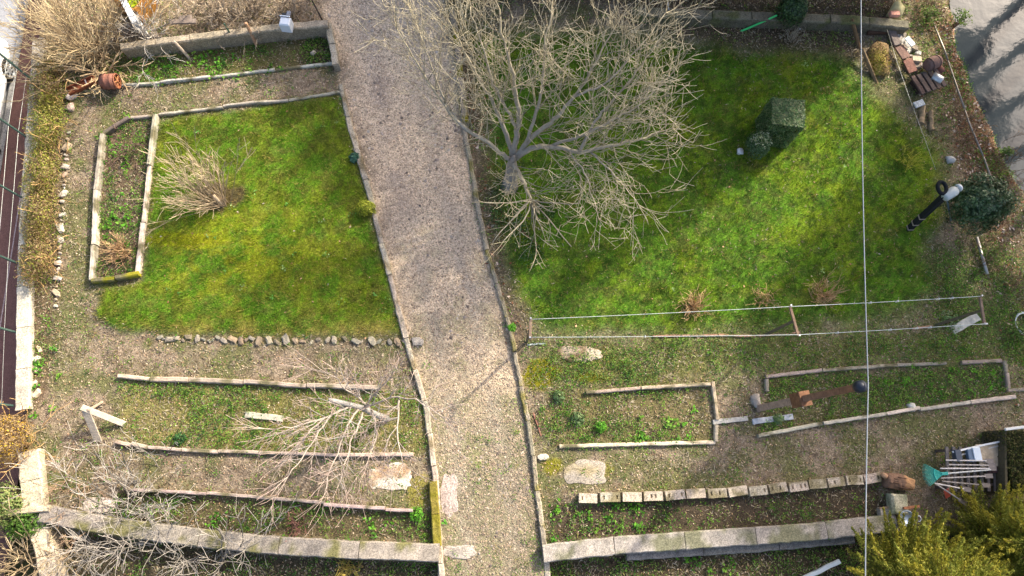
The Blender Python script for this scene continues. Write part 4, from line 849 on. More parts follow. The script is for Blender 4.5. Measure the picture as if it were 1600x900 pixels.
# lichen shrubs bottom left
GL2 = [lin(164, 156, 146), lin(142, 134, 124), lin(112, 106, 96)]
for (base, lb, n, ax, sd) in (((238, 850), 'grey lichen covered shrub standing over the bottom left wall', 13, (0, .15, .9), 4), ((330, 872), 'grey twiggy shrub right of the lichen shrub over the bottom left wall', 11, (.15, .1, .8), 5), ((140, 845), 'grey brown shrub between the brush heap and the left wall', 9, (0, .1, .8), 6), ((215, 778), 'grey leafless shrub above the left end of the bottom left wall', 10, (-.1, .15, .8), 7)):
    twig_bush('lichen_shrub', lb, base, n, (.9, 2.0), .75, ax, GL2, .015, dict(kids=(4, 4), wig=.17, up=.02, rmin=.0045, ang=(.4, 1.0)), rg=random.Random(sd), spread=.15)
twig_bush('brush_heap', 'heap of long tan cut branches in the bottom left corner', (48, 868), 70, (.7, 1.6), 1.1, (-.1, .0, .2), [lin(180, 162, 130), lin(160, 142, 112), lin(140, 122, 96)], .015, dict(kids=(2, 2), up=-.03, wig=.08, rmin=.007, ang=(.2, .5)), spread=.4, cat='brush')
twig_bush('bare_shrub', 'thin brown twigs on the path above the bottom left wall', (110, 770), 14, (.5, .9), .8, (.1, .1, .7), [lin(170, 142, 116), lin(150, 124, 100)], .009, dict(kids=(3, 3), wig=.18), spread=.25)
twig_bush('bare_shrub', 'thin grey twigs over the board row at the lower left', (240, 745), 10, (.5, .9), .7, (.1, .1, .8), GL2, .01, dict(kids=(3, 3), wig=.18), spread=.2)
twig_bush('dry_shrub', 'dark dry stalks in the upper half of the raised bed frame', (205, 250), 14, (.25, .5), .8, (0, 0, .8), [lin(126, 104, 92), lin(104, 84, 74)], .007, spread=.25)
def dry_clump(label, px, py, n, s, cols, ax=(-.1, .1, .6)):
    return twig_bush('dry_clump', label, (px, py), n, (s*.6, s*1.2), .7, ax, cols, .006, dict(kids=(2, 2), rmin=.004, wig=.15), spread=.1, lev=1, cat='plant')
DRY = [lin(196, 164, 122), lin(172, 138, 102), lin(150, 118, 90)]
dry_clump('dry brown clump on the lawn above the left half of the clothesline', 1082, 482, 90, .42, DRY)
dry_clump('smallest dry tuft on the lawn left of the middle clothesline post', 1190, 468, 45, .32, DRY)
dry_clump('dry brown tuft on the lawn right of the middle clothesline post', 1284, 465, 80, .45, DRY, (.1, .2, .6))
dry_clump('yellow tuft near the right edge of the lawn', 1417, 255, 40, .32, [lin(196, 190, 80), lin(160, 160, 60)])
dry_clump('brown dry stalks in the lower half of the raised bed frame', 190, 395, 110, .4, DRY, (0, 0, .7))
dry_clump('reddish dry twigs in the bed above the left wall', 468, 822, 30, .35, [lin(150, 106, 96), lin(126, 90, 80)])
dry_clump('yellow dry tuft below the bottom left wall', 540, 892, 60, .3, [lin(186, 166, 84), lin(160, 140, 80)])
dry_clump('pale dry tuft in the dark bed at the top of the lawn', 1237, 62, 40, .35, [lin(170, 160, 140), lin(140, 130, 112)])

def foliage(name, label, pts, size, pal, mname='leaf', cat='bush', stems=None, base=None, group=None, seed=0, aspect=.6, w=None, nrm=None):
    r = np.random.RandomState(seed+300); base = base or (pts[:, 0].mean(), pts[:, 1].mean(), 0)
    t = thing(name, label, cat, base, group)
    c = pick(pal, len(pts), r, w, .25)*(.75+.5*fbm(pts, 5, seed))[:, None]
    if nrm is None: nrm = pts-pts.mean(0)-np.array([0, 0, -.1]); nrm = nrm/(np.linalg.norm(nrm, axis=1)[:, None]+1e-9)
    v, f, cc = leafs(pts, size, c, r, aspect, nrm=nrm); new_obj('foliage', v, f, cc, mname, t)
    mb = MB(); b = np.array(base, float); rg = random.Random(seed)
    for i in range(stems or 7):
        q = pts[r.randint(len(pts))]; tube(mb, [b+np.array([rg.gauss(0, .04), rg.gauss(0, .04), -.05]), (b*.5+q*.5)+np.array([0, 0, .03]), q], [.02, .014, .006], lin(110, 90, 70), 4)
    build(mb, 'stems', 'bark', t); return t
def blob(c, rad, n, seed, rough=.35, shell=.5, boxy=1.0):
    r = np.random.RandomState(seed); d = r.normal(size=(n, 3)); d /= np.linalg.norm(d, axis=1)[:, None]; d[:, 2] = np.where(d[:, 2] < -.35, -d[:, 2], d[:, 2])
    if boxy != 1: d = np.sign(d)*np.abs(d)**boxy
    k = (1-rough/2+rough*fbm(d*1.0+seed, 2.6, seed, 3))*np.clip(1-np.abs(r.normal(size=n))*.16*shell*2, .3, 1.1)
    return np.asarray(c)+d*np.array(rad)*k[:, None]
def at(px, py, z): return np.array(P(px, py, z))
DG = [lin(44, 70, 34), lin(60, 88, 44), lin(78, 106, 58), lin(36, 56, 32)]
b = G(1203, 210)
def boxpts(c, size, n, seed, rz=0.0):
    r = np.random.RandomState(seed); p = r.uniform(-1, 1, (n, 3)); ax = r.choice([0, 1, 2, 2], n); s = np.sign(r.uniform(-1, 1, n)); s[ax == 2] = 1
    for i in range(3): p[ax == i, i] = s[ax == i]
    global BOXN; BOXN = np.zeros((n, 3)); BOXN[np.arange(n), ax] = s
    p *= (1-np.abs(r.normal(size=(n, 1)))*.04); p += (np.stack([fbm(p+seed+i*9, 2.2, seed+i) for i in range(3)], 1)-.5)*.16
    p *= np.array(size)/2; R = np.array(Matrix.Rotation(rz, 3, 'Z')); BOXN = BOXN @ R.T; return p @ R.T+np.asarray(c)
_bp = boxpts((b.x, b.y, .58), (.8, .74, 1.16), 26000, 3, -.1)
foliage('clipped_hedge', 'dark green shrub clipped into a cube on the right lawn', _bp, .042, [lin(50, 80, 36), lin(70, 100, 50), lin(96, 124, 74), lin(124, 128, 88)], 'waxy_leaf', 'shrub', base=tuple(b), seed=3, nrm=BOXN)
_mb = MB(); box(_mb, (b.x, b.y, .54), (.66, .6, 1.0), lin(48, 52, 30), -.1, bev=.05); build(_mb, 'dark_core', 'bark', [x for x in bpy.data.objects if x.name.startswith('clipped_hedge')][0])  # added dark box that blocks light through the leaves, standing for inner shade
b = G(1172, 240); foliage('variegated_shrub', 'small pale tipped shrub beside the clipped cube', np.vstack([blob((b.x+.02, b.y, .4), (.32, .32, .46), 4500, 5, .6), ]), .04, [lin(84, 112, 70), lin(64, 90, 52), lin(110, 132, 96)], 'leaf', 'shrub', base=tuple(b), seed=5)
o = bpy.data.objects[-1] if False else None
tip = blob((b.x+.02, b.y+.01, .7), (.24, .22, .16), 900, 6, .9, .9); rr = np.random.RandomState(2); v, f, c = leafs(tip, .045, pick([lin(166, 176, 120), lin(196, 200, 160), lin(110, 136, 80), lin(214, 216, 186)], len(tip), rr), rr)
vs = [x for x in bpy.data.objects if x.name.startswith('variegated_shrub')][0]; new_obj('pale_tips', v, f, c, 'leaf', vs)
b = G(1222, 40); foliage('round_bush', 'round dark green bush at the top of the right lawn', blob((b.x, b.y, .6), (.36, .4, .6), 9000, 7, .75, .9), .05, DG, 'waxy_leaf', base=tuple(b), seed=7)
b = G(1484, 342); foliage('round_bush', 'large round dark evergreen bush behind the white lamp head', blob((b.x+.06, b.y, .85), (.74, .66, .8), 15000, 9, .95, 1.0), .06, [lin(40, 66, 36), lin(58, 86, 46), lin(80, 104, 62), lin(98, 114, 78)], 'waxy_leaf', base=tuple(b), seed=9)
b = G(574, 330); foliage('box_ball', 'small yellow green shrub at the left kerb of the driveway', blob((b.x, b.y, .18), (.25, .2, .2), 1800, 11, .8), .04, [lin(150, 158, 46), lin(120, 136, 40), lin(176, 176, 70)], 'leaf', base=tuple(b), seed=11, cat='shrub')
b = G(555, 249); foliage('small_plant', 'small bluish green plant at the edge of the left lawn', blob((b.x, b.y, .08), (.13, .15, .12), 220, 12, .6), .07, [lin(64, 104, 84), lin(84, 120, 100)], 'leaf', base=tuple(b), seed=12, cat='plant')
for i, (x, y, s, lb) in enumerate(((651, 803, .16, 'bright green plant at the right end of the lowest left board row'), (938, 667, .13, 'bright green tuft in the weedy bed nearest the driveway'), (902, 655, .16, 'grey green thistle rosette in the weedy bed nearest the driveway'), (800, 513, .1, 'tiny green tuft at the right kerb left of the clothesline'), (1215, 655, .13, 'pale green tuft at the end of the bluish grey plank'), (873, 620, .14, 'grey green rosette below the mossy patch'), (282, 686, .14, 'dark green tuft in the lower mossy left bed'), (1480, 500, .24, 'dark green spiky plant left of the tilted pale board'))):
    b = G(x, y); pal = [lin(110, 168, 50), lin(90, 148, 46)] if 'bright' in lb or 'tiny' in lb else [lin(130, 150, 100), lin(104, 132, 84)] if 'grey' in lb or 'pale' in lb else [lin(56, 92, 50), lin(70, 108, 60)]
    foliage('garden_plant', lb, blob((b.x, b.y, .06), (s, s, .1), 160, 20+i, .7), .08, pal, 'leaf', base=tuple(b), seed=20+i, cat='plant', aspect=.4)
# hedge along the road wall: mixed dry stems and yellow green leaves
HY = [lin(164, 166, 66), lin(142, 150, 58), lin(112, 130, 54), lin(176, 172, 90)]; HB_ = [lin(160, 136, 98), lin(142, 118, 84), lin(124, 102, 72), lin(178, 156, 116)]
hs = [((82, 142), 'uppermost shrub of the roadside hedge, below the tawny bush', HY+HB_+HB_, .5), ((84, 205), 'yellow green shrub of the roadside hedge, second from the top', HY+HY+HB_, .55), ((76, 272), 'brown and yellow shrub in the middle of the roadside hedge', HB_+HY, .5), ((72, 340), 'dry brown shrub of the roadside hedge, second from the bottom', HB_+HB_+HY, .55), ((69, 405), 'dry brown shrub at the lower end of the roadside hedge', HB_+HB_+HB_+HY, .55)]
for i, (q, lb, pal, h) in enumerate(hs):
    b = G(*q); t = foliage('hedge_shrub', lb, blob((b.x, b.y, h*.45), (.42, .9, h*.6), 6500, 40+i, 1.0, 1.0), .045, pal, 'leaf', base=tuple(b), seed=40+i, cat='hedge', group='roadside hedge', aspect=.45)
    mb = MB(); rg = random.Random(90+i); oo = dict(wig=.2, up=.02, rmin=.005, kids=(2, 3), ang=(.3, .9), len=(.4, .7), cols=[lin(196, 160, 108), lin(170, 136, 90)])
    for k in range(26): grow(mb, np.array(b)+np.array([rg.gauss(.08, .16), rg.gauss(0, .3), .1]), (rg.gauss(.3, .45), rg.gauss(0, .6), .7), rg.uniform(.3, .6), .008, 1, rg, oo)
    build(mb, 'twigs', 'bark', t)
b = G(32, 690); t = foliage('brown_bush', 'brown and yellow bush hanging over the gap in the cream wall', blob((b.x, b.y, .5), (.62, .62, .5), 6500, 51, .6, .8), .05, HB_+HB_+[lin(206, 176, 60), lin(190, 150, 50)], 'leaf', base=tuple(b), seed=51, aspect=.4)
mb = MB(); rg = random.Random(55)
for k in range(40): grow(mb, np.array(b)+np.array([rg.gauss(0, .25), rg.gauss(0, .25), .15]), (rg.gauss(0, .8), rg.gauss(0, .8), .6), rg.uniform(.4, .8), .01, 1, rg, oo)
build(mb, 'twigs', 'bark', t)
b = G(10, 790); foliage('green_shrub', 'loose pale green shrub left of the cream ledge', blob((b.x, b.y, .2), (.6, .5, .45), 2600, 53, .8, .9), .06, [lin(130, 146, 84), lin(104, 128, 66), lin(160, 160, 104)], 'leaf', base=tuple(b), seed=53, cat='shrub')
b = G(45, 815); foliage('green_shrub', 'green leaves below the cream ledge beside the brush heap', blob((b.x, b.y, .05), (.5, .4, .3), 1600, 54, .8, .9), .055, [lin(96, 130, 52), lin(80, 112, 46)], 'leaf', base=tuple(b), seed=54, cat='shrub')
b = G(790, 340); foliage('ivy_patch', 'ivy and green leaves around the foot of the big bare tree', np.vstack([blob((b.x+dx, b.y+dy, .04), (.4, .45, .14), 420, 60+k, .8, .9) for k, (dx, dy) in enumerate(((0, 0), (.3, -.3), (-.1, .7), (.6, -.9), (.1, 1.2), (1.0, .2)))]), .06, [lin(84, 120, 60), lin(66, 98, 52), lin(128, 146, 92)], 'leaf', base=tuple(b), seed=60, cat='ivy')
# conifer, bottom right
def conifer(label, base, H, R, n, seed):
    rg = random.Random(seed); r = np.random.RandomState(seed); b = np.array(base, float)
    t = thing('conifer', label, 'tree', tuple(b)); mb = MB(); tube(mb, [b+np.array([0, 0, -.1]), b+np.array([0, 0, H*.5]), b+np.array([.03, 0, H*.96])], [.13, .08, .015], lin(112, 88, 66), 9); build(mb, 'trunk', 'bark', t, True)
    P_ = []; T = []; LN = []; mb = MB()
    for i in range(n):
        q = rg.random()**1.15; z = H*(.06+.9*q); L = R*(1-q)**.75*rg.uniform(.75, 1.1)+.18; az = rg.uniform(0, 6.283)
        d = unit((math.cos(az), math.sin(az), rg.uniform(.25, .7))); p = b+np.array([0, 0, z]); m = int(L/.026); w0 = rg.uniform(.13, .21)
        perp = unit(np.cross(d, (0, 0, 1))); tip = p+d*L+np.array([0, 0, .12*L]); tube(mb, [p, p+d*L*.55, tip], [.016, .01, .004], lin(120, 96, 66), 3, False)
        s = r.rand(m*7)**.8; env = np.clip((1-s)*1.4, .06, 1)*np.clip(s*5, .2, 1)
        cc = p+d*L*s[:, None]+np.array([0, 0, 1])*(.12*L*s**2)[:, None]
        cc = cc+perp*(r.normal(size=m*7)*w0*env)[:, None]+np.array([0, 0, 1])*(r.normal(size=m*7)*w0*.8*env)[:, None]
        P_.append(cc); T.append(np.c_[s, np.full(m*7, rg.random())]); LN.append(np.tile(d*1.3+np.array([0, 0, .5]), (m*7, 1)))
    build(mb, 'branches', 'bark', t)
    pts = np.vstack(P_); T = np.vstack(T); c = pick([lin(132, 142, 62), lin(112, 126, 54), lin(150, 154, 70)], len(pts), r, amt=.2); ye = np.array(lin(196, 176, 56)); w = np.clip((T[:, 0]-.45)*1.3, 0, 1)*(.2+.5*(T[:, 1] > .45))
    c = c*(1-w[:, None])+ye*w[:, None]; v, f, c = leafs(pts, .06, c, r, .34, lean=np.vstack(LN)); new_obj('foliage', v, f, c, 'leaf', t)
conifer('olive yellow conifer filling the bottom right corner', G(1402, 920), 3.8, 1.85, 560, 5)
conifer('smaller olive conifer at the right edge behind the tool bench', G(1545, 846), 3.0, 1.45, 380, 6)

# scrub on the river bank
for i, (x, y, lb) in enumerate(((1530, 400, 'low brown scrub on the bank below the large round bush'), (1575, 260, 'dry brown scrub at the water edge right of the round bush'), (1500, 200, 'sparse brown scrub on the bank above the black post'), (1440, 10, 'green brown scrub at the top of the bank'), (1590, 450, 'straw coloured scrub at the right edge above the hose coil'))):
    twig_bush('bank_scrub', lb, (x, y), 26, (.25, .6), .9, (0, 0, .6), [lin(140, 118, 92), lin(116, 96, 74), lin(98, 82, 64)], .006, dict(kids=(3, 3), wig=.2, rmin=.0042), rg=random.Random(i+140), spread=.3)
for i, (x, y, s, lb) in enumerate(((1450, 28, .35, 'green leafy patch at the top of the bank beside the pipe rail'), (1500, 30, .3, 'green leafy clump near the river edge at the top'), (1570, 240, .16, 'small green sprig at the water edge'), (1545, 400, .3, 'green weeds on the bank below the large round bush'), (1585, 520, .3, 'green weeds beside the hose coil'))):
    b = G(x, y); foliage('bank_plant', lb, blob((b.x, b.y, .08), (s, s, .16), int(900*s), 150+i, .9, 1.0), .06, [lin(98, 124, 56), lin(80, 108, 48), lin(120, 138, 70)], 'leaf', base=tuple(b), seed=150+i, cat='plant')
# ------------------------------------------------------------------ barrel, boxes, car, junk and tools
t = thing('rusty_drum', 'rusty steel drum lying on its side with a spoked end', 'drum', G(172, 134))
c = P(159, 127, .3); e = P(183, 126, .3); ax = (e-c).normalized(); L = (e-c).length; R_ = .19
mb = MB(); c.z = e.z = zat(c)+R_+.08; lathe(mb, c, [(.02, .02), (R_*.96, .02), (R_, 0), (R_, L*.3), (R_*1.03, L*.32), (R_, L*.34), (R_, L*.66), (R_*1.03, L*.68), (R_, L*.7), (R_, L), (R_*.88, L), (R_*.88, L-.12)], lin(132, 86, 70), 26, axis=ax); mb.c[0] = mottle(mb.v[0], np.array(lin(132, 88, 72)), .25, 4, 3, tint=lin(150, 84, 50), tscale=3); build(mb, 'shell', 'rust', t, True)
u = ax.orthogonal().normalized(); w_ = ax.cross(u); ec = c+ax*(L-.02)
mb = MB(); tube(mb, [tuple(ec+(u*math.cos(x)+w_*math.sin(x))*R_*.93) for x in np.linspace(0, 6.283, 25)], .022, lin(128, 76, 50), 6, False); build(mb, 'rim', 'rust', t, True)
for k in range(5):
    x = k*2*math.pi/5+.3; mb = MB(); bar(mb, ec, ec+(u*math.cos(x)+w_*math.sin(x))*R_*.92, .035, .03, lin(160, 110, 70), .005); build(mb, 'spoke', 'rust', t)
mb = MB(); lathe(mb, ec-ax*.02, [(.04, 0), (.045, .04), (.03, .06)], lin(140, 90, 60), 12, axis=ax); build(mb, 'hub', 'rust', t)
t = thing('rusty_trough', 'rusty iron trough leading from the drum to the hedge', 'trough', G(132, 138))
a = G(112, 148, .1); b = G(155, 131, .16)
mb = MB(); bar(mb, a, b, .2, .02, lin(140, 80, 50)); mb.c[0] = mottle(mb.v[0], np.array(lin(146, 84, 56)), .3, 5, 7); build(mb, 'floor_plate', 'rust', t)
sv = Vector((-(b-a).y, (b-a).x, 0)).normalized()*.1
for s in (-1, 1): mb = MB(); bar(mb, a+sv*s+Vector((0, 0, .04)), b+sv*s+Vector((0, 0, .04)), .018, .1, lin(130, 74, 48)); build(mb, 'side_plate', 'rust', t)
mb = MB(); m_ = a+(b-a)*.7; bar(mb, m_-sv*1.05+Vector((0, 0, .07)), m_+sv*1.05+Vector((0, 0, .07)), .03, .012, lin(206, 196, 190)); build(mb, 'strap', 'metal', t)
# white container on the top wall
t = thing('plastic_container', 'white plastic container with dark top sitting on the top left wall', 'container', P(450, 38, .45))
c = P(450, 40, .45); mb = MB(); box(mb, (c.x, c.y-.06, .56), (.27, .24, .34), lin(206, 212, 220), -.12, bev=.03); build(mb, 'body', 'plastic', t)
mb = MB(); box(mb, (c.x-.03, c.y+.13, .66), (.14, .12, .1), lin(40, 42, 46), -.12, bev=.01); build(mb, 'dark_pocket', 'plastic', t)
mb = MB(); box(mb, (c.x+.08, c.y+.16, .72), (.1, .13, .06), lin(120, 124, 134), -.12, bev=.012); build(mb, 'lid', 'plastic', t)
mb = MB(); bar(mb, (c.x-.13, c.y+.08, .75), (c.x+.13, c.y+.05, .75), .02, .03, lin(226, 230, 236), .005); build(mb, 'handle', 'plastic', t)
# things at the top left edge
t = thing('compost_crate', 'wooden crate with yellow green filling at the top left edge', 'crate', G(222, 22))
cc = P(215, 8, .2); zr = -.5
for k, (dx, dy, sx, sy) in enumerate(((0, -.3, .7, .04), (0, .3, .7, .04), (-.35, 0, .04, .56), (.35, 0, .04, .56))):
    for j in range(3):
        mb = MB(); R2 = Matrix.Rotation(zr, 2); o2 = R2 @ Vector((dx, dy)); box(mb, (cc.x+o2.x, cc.y+o2.y, .12+j*.2), (sx, sy, .18), vary(lin(164, 116, 60), rng, .1), zr, bev=.008); build(mb, 'slat', 'timber', t)
r = np.random.RandomState(4); pp = np.c_[r.uniform(-.3, .3, 500), r.uniform(-.26, .26, 500), r.uniform(.5, .62, 500)]; pp[:, :2] = pp[:, :2] @ np.array(Matrix.Rotation(zr, 2)).T; pp += np.array([cc.x, cc.y, 0]); v, f, cl = leafs(pp, .09, pick([lin(206, 214, 60), lin(180, 196, 50)], 500, r), r); new_obj('filling', v, f, cl, 'leaf', t)
t = thing('white_cabinet', 'grey white metal cabinet beside the wooden crate at the top edge', 'cabinet', G(207, 44))
a = P(190, -4, .75); b = P(210, 34, .75); d = (b-a); yaw = math.atan2(d.y, d.x); m_ = (a+b)/2
mb = MB(); box(mb, (m_.x, m_.y, .36), (d.length, .12, .74), lin(176, 182, 186), yaw, bev=.015); cb = build(mb, 'body', 'paint', t)
mb = MB(); box(mb, (m_.x, m_.y, .745), (d.length+.04, .15, .03), lin(206, 210, 212), yaw, bev=.008); build(mb, 'lid', 'paint', t)
mb = MB(); s = Vector((d.y, -d.x, 0)).normalized()*.11; box(mb, (m_.x-s.x, m_.y-s.y, .5), (.1, .02, .03), lin(90, 90, 90), yaw); build(mb, 'handle', 'metal', cb)
for (x0, y0, x1, y1, lb) in ((280, 52, 318, 50, 'dark weathered plank on the top left wall'), (292, 47, 312, 44, 'short grey plank lying behind the top left wall')):
    loose('plank', lb, 'plank', (x0, y0), (x1, y1), .14, .05, lin(118, 106, 96), za=.42, zb=.42)

# car on the road
def car():
    t = thing('parked_car', 'white car parked on the road at the left edge', 'car', tuple(r1))
    fwd = rd; left = rn; o = P(9, 110, ZR+.3); o.z = ZR; # front wheel, near side
    org = o-fwd*-.0+left*.78     # on car axis at the front axle
    def W3(x, y, z): q = org+fwd*x+left*y; return (q.x, q.y, ZR+z)
    sec = [(.82, .35, .62, .55, .62), (.78, .28, .80, .72, .70), (.45, .22, .86, .80, .80), (-.2, .2, .88, .92, .86), (-.75, .2, .88, .97, .88), (-1.6, .2, .88, 1.0, .88), (-2.6, .2, .88, 1.0, .88), (-3.2, .22, .87, .98, .86), (-3.5, .3, .8, .85, .74)]
    v = []; f = []
    for x, zb, hw, zt, wt in sec:
        for (y, z) in ((-hw*.9, zb), (-hw, zb+.15), (-hw, zt*.75), (-wt, zt), (0, zt+.03), (wt, zt), (hw, zt*.75), (hw, zb+.15), (hw*.9, zb)): v.append(W3(x, y, z))
    for i in range(len(sec)-1):
        for k in range(9): f.append((i*9+k, i*9+(k+1) % 9, i*9+9+(k+1) % 9, i*9+9+k))
    f.append(tuple(range(9))[::-1]); f.append(tuple((len(sec)-1)*9+k for k in range(9)))
    WH = lin(232, 234, 234); mb = MB(); mb.add(np.array(v), f, WH); body = build(mb, 'body', 'paint', t, False)
    cs = [(-.6, .8, .98), (-1.15, .66, 1.38), (-1.7, .63, 1.46), (-2.6, .62, 1.44), (-3.2, .7, 1.0)]; v = []; f = []
    for x, hw, z in cs: v += [W3(x, -hw, z), W3(x, hw, z), W3(x, -.84, .96), W3(x, .84, .96)]
    for i in range(4):
        a = i*4; f += [(a, a+1, a+5, a+4), (a+2, a, a+4, a+6), (a+1, a+3, a+7, a+5)]
    mb = MB(); mb.add(np.array(v), f, WH); build(mb, 'roof', 'paint', t)
    for s in (-1, 1):
        mb = MB(); mb.add(np.array([W3(-.78, s*.815, 1.0), W3(-1.2, s*.70, 1.33), W3(-2.55, s*.68, 1.38), W3(-3.0, s*.80, 1.02)]), [(0, 1, 2, 3)], lin(30, 36, 42)); build(mb, 'side_window', 'glass', t)
        mb = MB(); lathe(mb, W3(.72, s*.62, .62), [(.12, -.05), (.11, .05), (.05, .09)], lin(220, 224, 228), 12, axis=fwd); build(mb, 'headlight', 'glass', t, True)
    mb = MB(); mb.add(np.array([W3(-.66, -.74, 1.0), W3(-.66, .74, 1.0), W3(-1.13, .62, 1.37), W3(-1.13, -.62, 1.37)])+np.array([0, 0, .012]), [(0, 1, 2, 3)], lin(40, 46, 52)); build(mb, 'windscreen', 'glass', t)
    for x in (0, -2.55):
        for s in (-1, 1):
            wt = Vector(W3(x, s*.80, .31)); axw = left*s; mb = MB(); lathe(mb, wt-axw*.1, [(.2, 0), (.3, .01), (.31, .04), (.31, .16), (.29, .19), (.22, .2), (.2, .17)], lin(34, 34, 36), 24, axis=axw); wheel = build(mb, 'wheel', 'rubber', t, True)
            mb = MB(); lathe(mb, wt+axw*.06, [(.21, .0), (.21, .03), (.19, .035), (.17, .02), (.05, .03), (.03, .04)], lin(186, 190, 192), 20, axis=axw)
            uu = axw.orthogonal().normalized(); vv = axw.cross(uu)
            for k in range(7):
                a = k*6.283/7; bar(mb, wt+axw*.09, wt+axw*.09+(uu*math.cos(a)+vv*math.sin(a))*.19, .035, .02, lin(200, 204, 206), up=axw)
                a += .45; lathe(mb, wt+axw*.082+(uu*math.cos(a)+vv*math.sin(a))*.125, [(.028, 0), (.028, .006)], lin(40, 40, 42), 8, axis=axw)
            build(mb, 'rim', 'metal', wheel)
car()

# junk at the top right corner
def sheetbox(name, label, a, b, w, h, col, za=.1, zb=.1, m='rust', cat='board', tint=None):
    A = G(*a, za); B = G(*b, zb); mb = MB(); bar(mb, A, B, w, h, col, .008); mb.c[0] = mottle(mb.v[0], np.array(col), .2, 4, rng.randint(0, 30), tint=tint); return tag(build(mb, name, m), label, cat)
sheetbox('board', 'dark board stack end below the top right wall', (1357, 41), (1388, 40), .28, .16, lin(104, 84, 74), m='timber')
sheetbox('board', 'narrow dark board under the board stack end', (1352, 53), (1386, 52), .16, .1, lin(84, 64, 52), m='timber')
sheetbox('board', 'grey brown board at the upper end of the rusty board row', (1383, 46), (1396, 78), .2, .06, lin(124, 112, 104), .2, .2, m='timber')
sheetbox('rusty_sheet', 'upper reddish brown metal sheet in the row at the top right', (1397, 80), (1408, 99), .26, .04, lin(112, 84, 72), .22, .24)
sheetbox('rusty_sheet', 'lower reddish brown metal sheet in the row at the top right', (1409, 101), (1420, 119), .27, .04, lin(120, 80, 66), .24, .2)
sheetbox('glass_pane', 'small white glass pane lying among the rusty sheets', (1405, 70), (1416, 82), .15, .03, lin(206, 226, 222), .34, .34, m='glass', cat='pane')
sheetbox('brick', 'pinkish brick on the end of the top right wall', (1377, 37), (1391, 37), .13, .12, lin(206, 150, 130), .4, .4, m='stone', cat='brick')
sheetbox('brick', 'tan brick below the glass pane at the top right', (1418, 98), (1433, 99), .16, .12, lin(190, 172, 146), .18, .18, m='stone', cat='brick')
sheetbox('brick', 'second tan brick half under the other below the glass pane', (1417, 105), (1434, 107), .12, .1, lin(150, 136, 118), .1, .1, m='stone', cat='brick')
sheetbox('plate', 'small grey plate on the grass below the rusty sheets', (1425, 168), (1439, 163), .17, .04, lin(186, 190, 190), .1, .12, m='concrete', cat='plate')
t = thing('brown_bin', 'dark brown slatted bin lying at the top right', 'bin', G(1440, 128))
for k in range(5):
    x = 1418+k*9; mb = MB(); bar(mb, G(x, 126-k*3, .22), G(x+17, 154-k*3.6, .22), .125, .05, vary(lin(92, 78, 72), rng, .15), .01); build(mb, 'slat', 'timber', t)
mb = MB(); box(mb, tuple(G(1442, 133, .08)), (.62, .4, .2), lin(60, 48, 44), .35, bev=.02); build(mb, 'base', 'timber', t)
t = thing('half_barrel', 'brown half barrel resting on the slatted bin', 'barrel', G(1452, 112))
mb = MB(); a = G(1438, 112, .3); b = G(1458, 103, .34); lathe(mb, a, [(.1, 0), (.15, .01), (.17, .12), (.175, .2), (.17, .3), (.15, .38), (.12, .385)], lin(118, 94, 86), 20, axis=b-a); build(mb, 'shell', 'timber', t, True)
mb = MB()
for q in (.08, .3): tube(mb, [tuple(a+(b-a).normalized()*q+((b-a).orthogonal().normalized()*math.cos(x)+(b-a).cross((b-a).orthogonal()).normalized()*math.sin(x))*.172) for x in np.linspace(0, 6.283, 21)], .01, lin(80, 66, 60), 4, False)
build(mb, 'hoops', 'metal', t)
mb = MB(); a = G(1450, 124, .2); b = G(1464, 132, .22); lathe(mb, a, [(.05, 0), (.12, .01), (.12, .26), (.1, .28), (.09, .25)], lin(186, 190, 188), 18, axis=b-a); tag(build(mb, 'metal_can', 'metal', None, True), 'shiny grey metal can beside the half barrel', 'can')
mb = MB(); a = G(1462, 108, .15); b = G(1469, 116, .15); lathe(mb, a, [(.04, 0), (.09, .01), (.1, .1), (.09, .18), (.05, .19)], lin(120, 82, 72), 14, axis=b-a); tag(build(mb, 'clay_pot', 'stone', None, True), 'small reddish clay pot right of the half barrel', 'pot')
for (x, y, x2, y2, lb) in ((1452, 175, 1454, 205, 'short rotten log below the slatted bin'), (1440, 168, 1437, 195, 'thin rotten log left of the short log below the bin')):
    mb = MB(); a = G(x, y, .05); b = G(x2, y2, .05); qq = np.linspace(0, 1, 9); tube(mb, [tuple(a+(b-a)*q) for q in qq], .065, lin(140, 122, 96), 9); v_ = mb.v[0]; v_ += (np.stack([fbm(v_+i*5, 11, i+2) for i in range(3)], 1)-.5)*.09; mb.c[0] = mottle(v_, mb.c[0], .35, 12, 4); tag(build(mb, 'log', 'bark', None), lb, 'log')
b = G(1371, 98); v, f, c = rock((b.x, b.y, b.z), .42, rng, lin(150, 132, 84), (.75, 1.25, .5)); t = thing('compost_mound', 'brown and olive mound of soil and ivy beside the rusty sheets', 'mound', tuple(b)); new_obj('soil_heap', v, f, mottle(v, np.array(lin(124, 104, 76)), .2, 4, 3, tint=lin(150, 140, 60), tscale=2.5, tthr=.5), 'soil', t, True)
pp = blob((b.x, b.y, .1), (.3, .5, .2), 700, 66, .4); v, f, c = leafs(pp, .05, pick([lin(140, 136, 60), lin(120, 100, 70), lin(160, 130, 90)], 700, rs), rs); new_obj('cover', v, f, c, 'leaf', t)['kind'] = 'stuff'
b = G(1392, 28); v, f, c = rock((b.x, b.y, b.z+.25), .22, rng, lin(186, 176, 130), (1, .9, .9)); tag(new_obj('stone', v, f, c, 'stone', None, True), 'yellowish boulder on the top right wall end', 'stone')
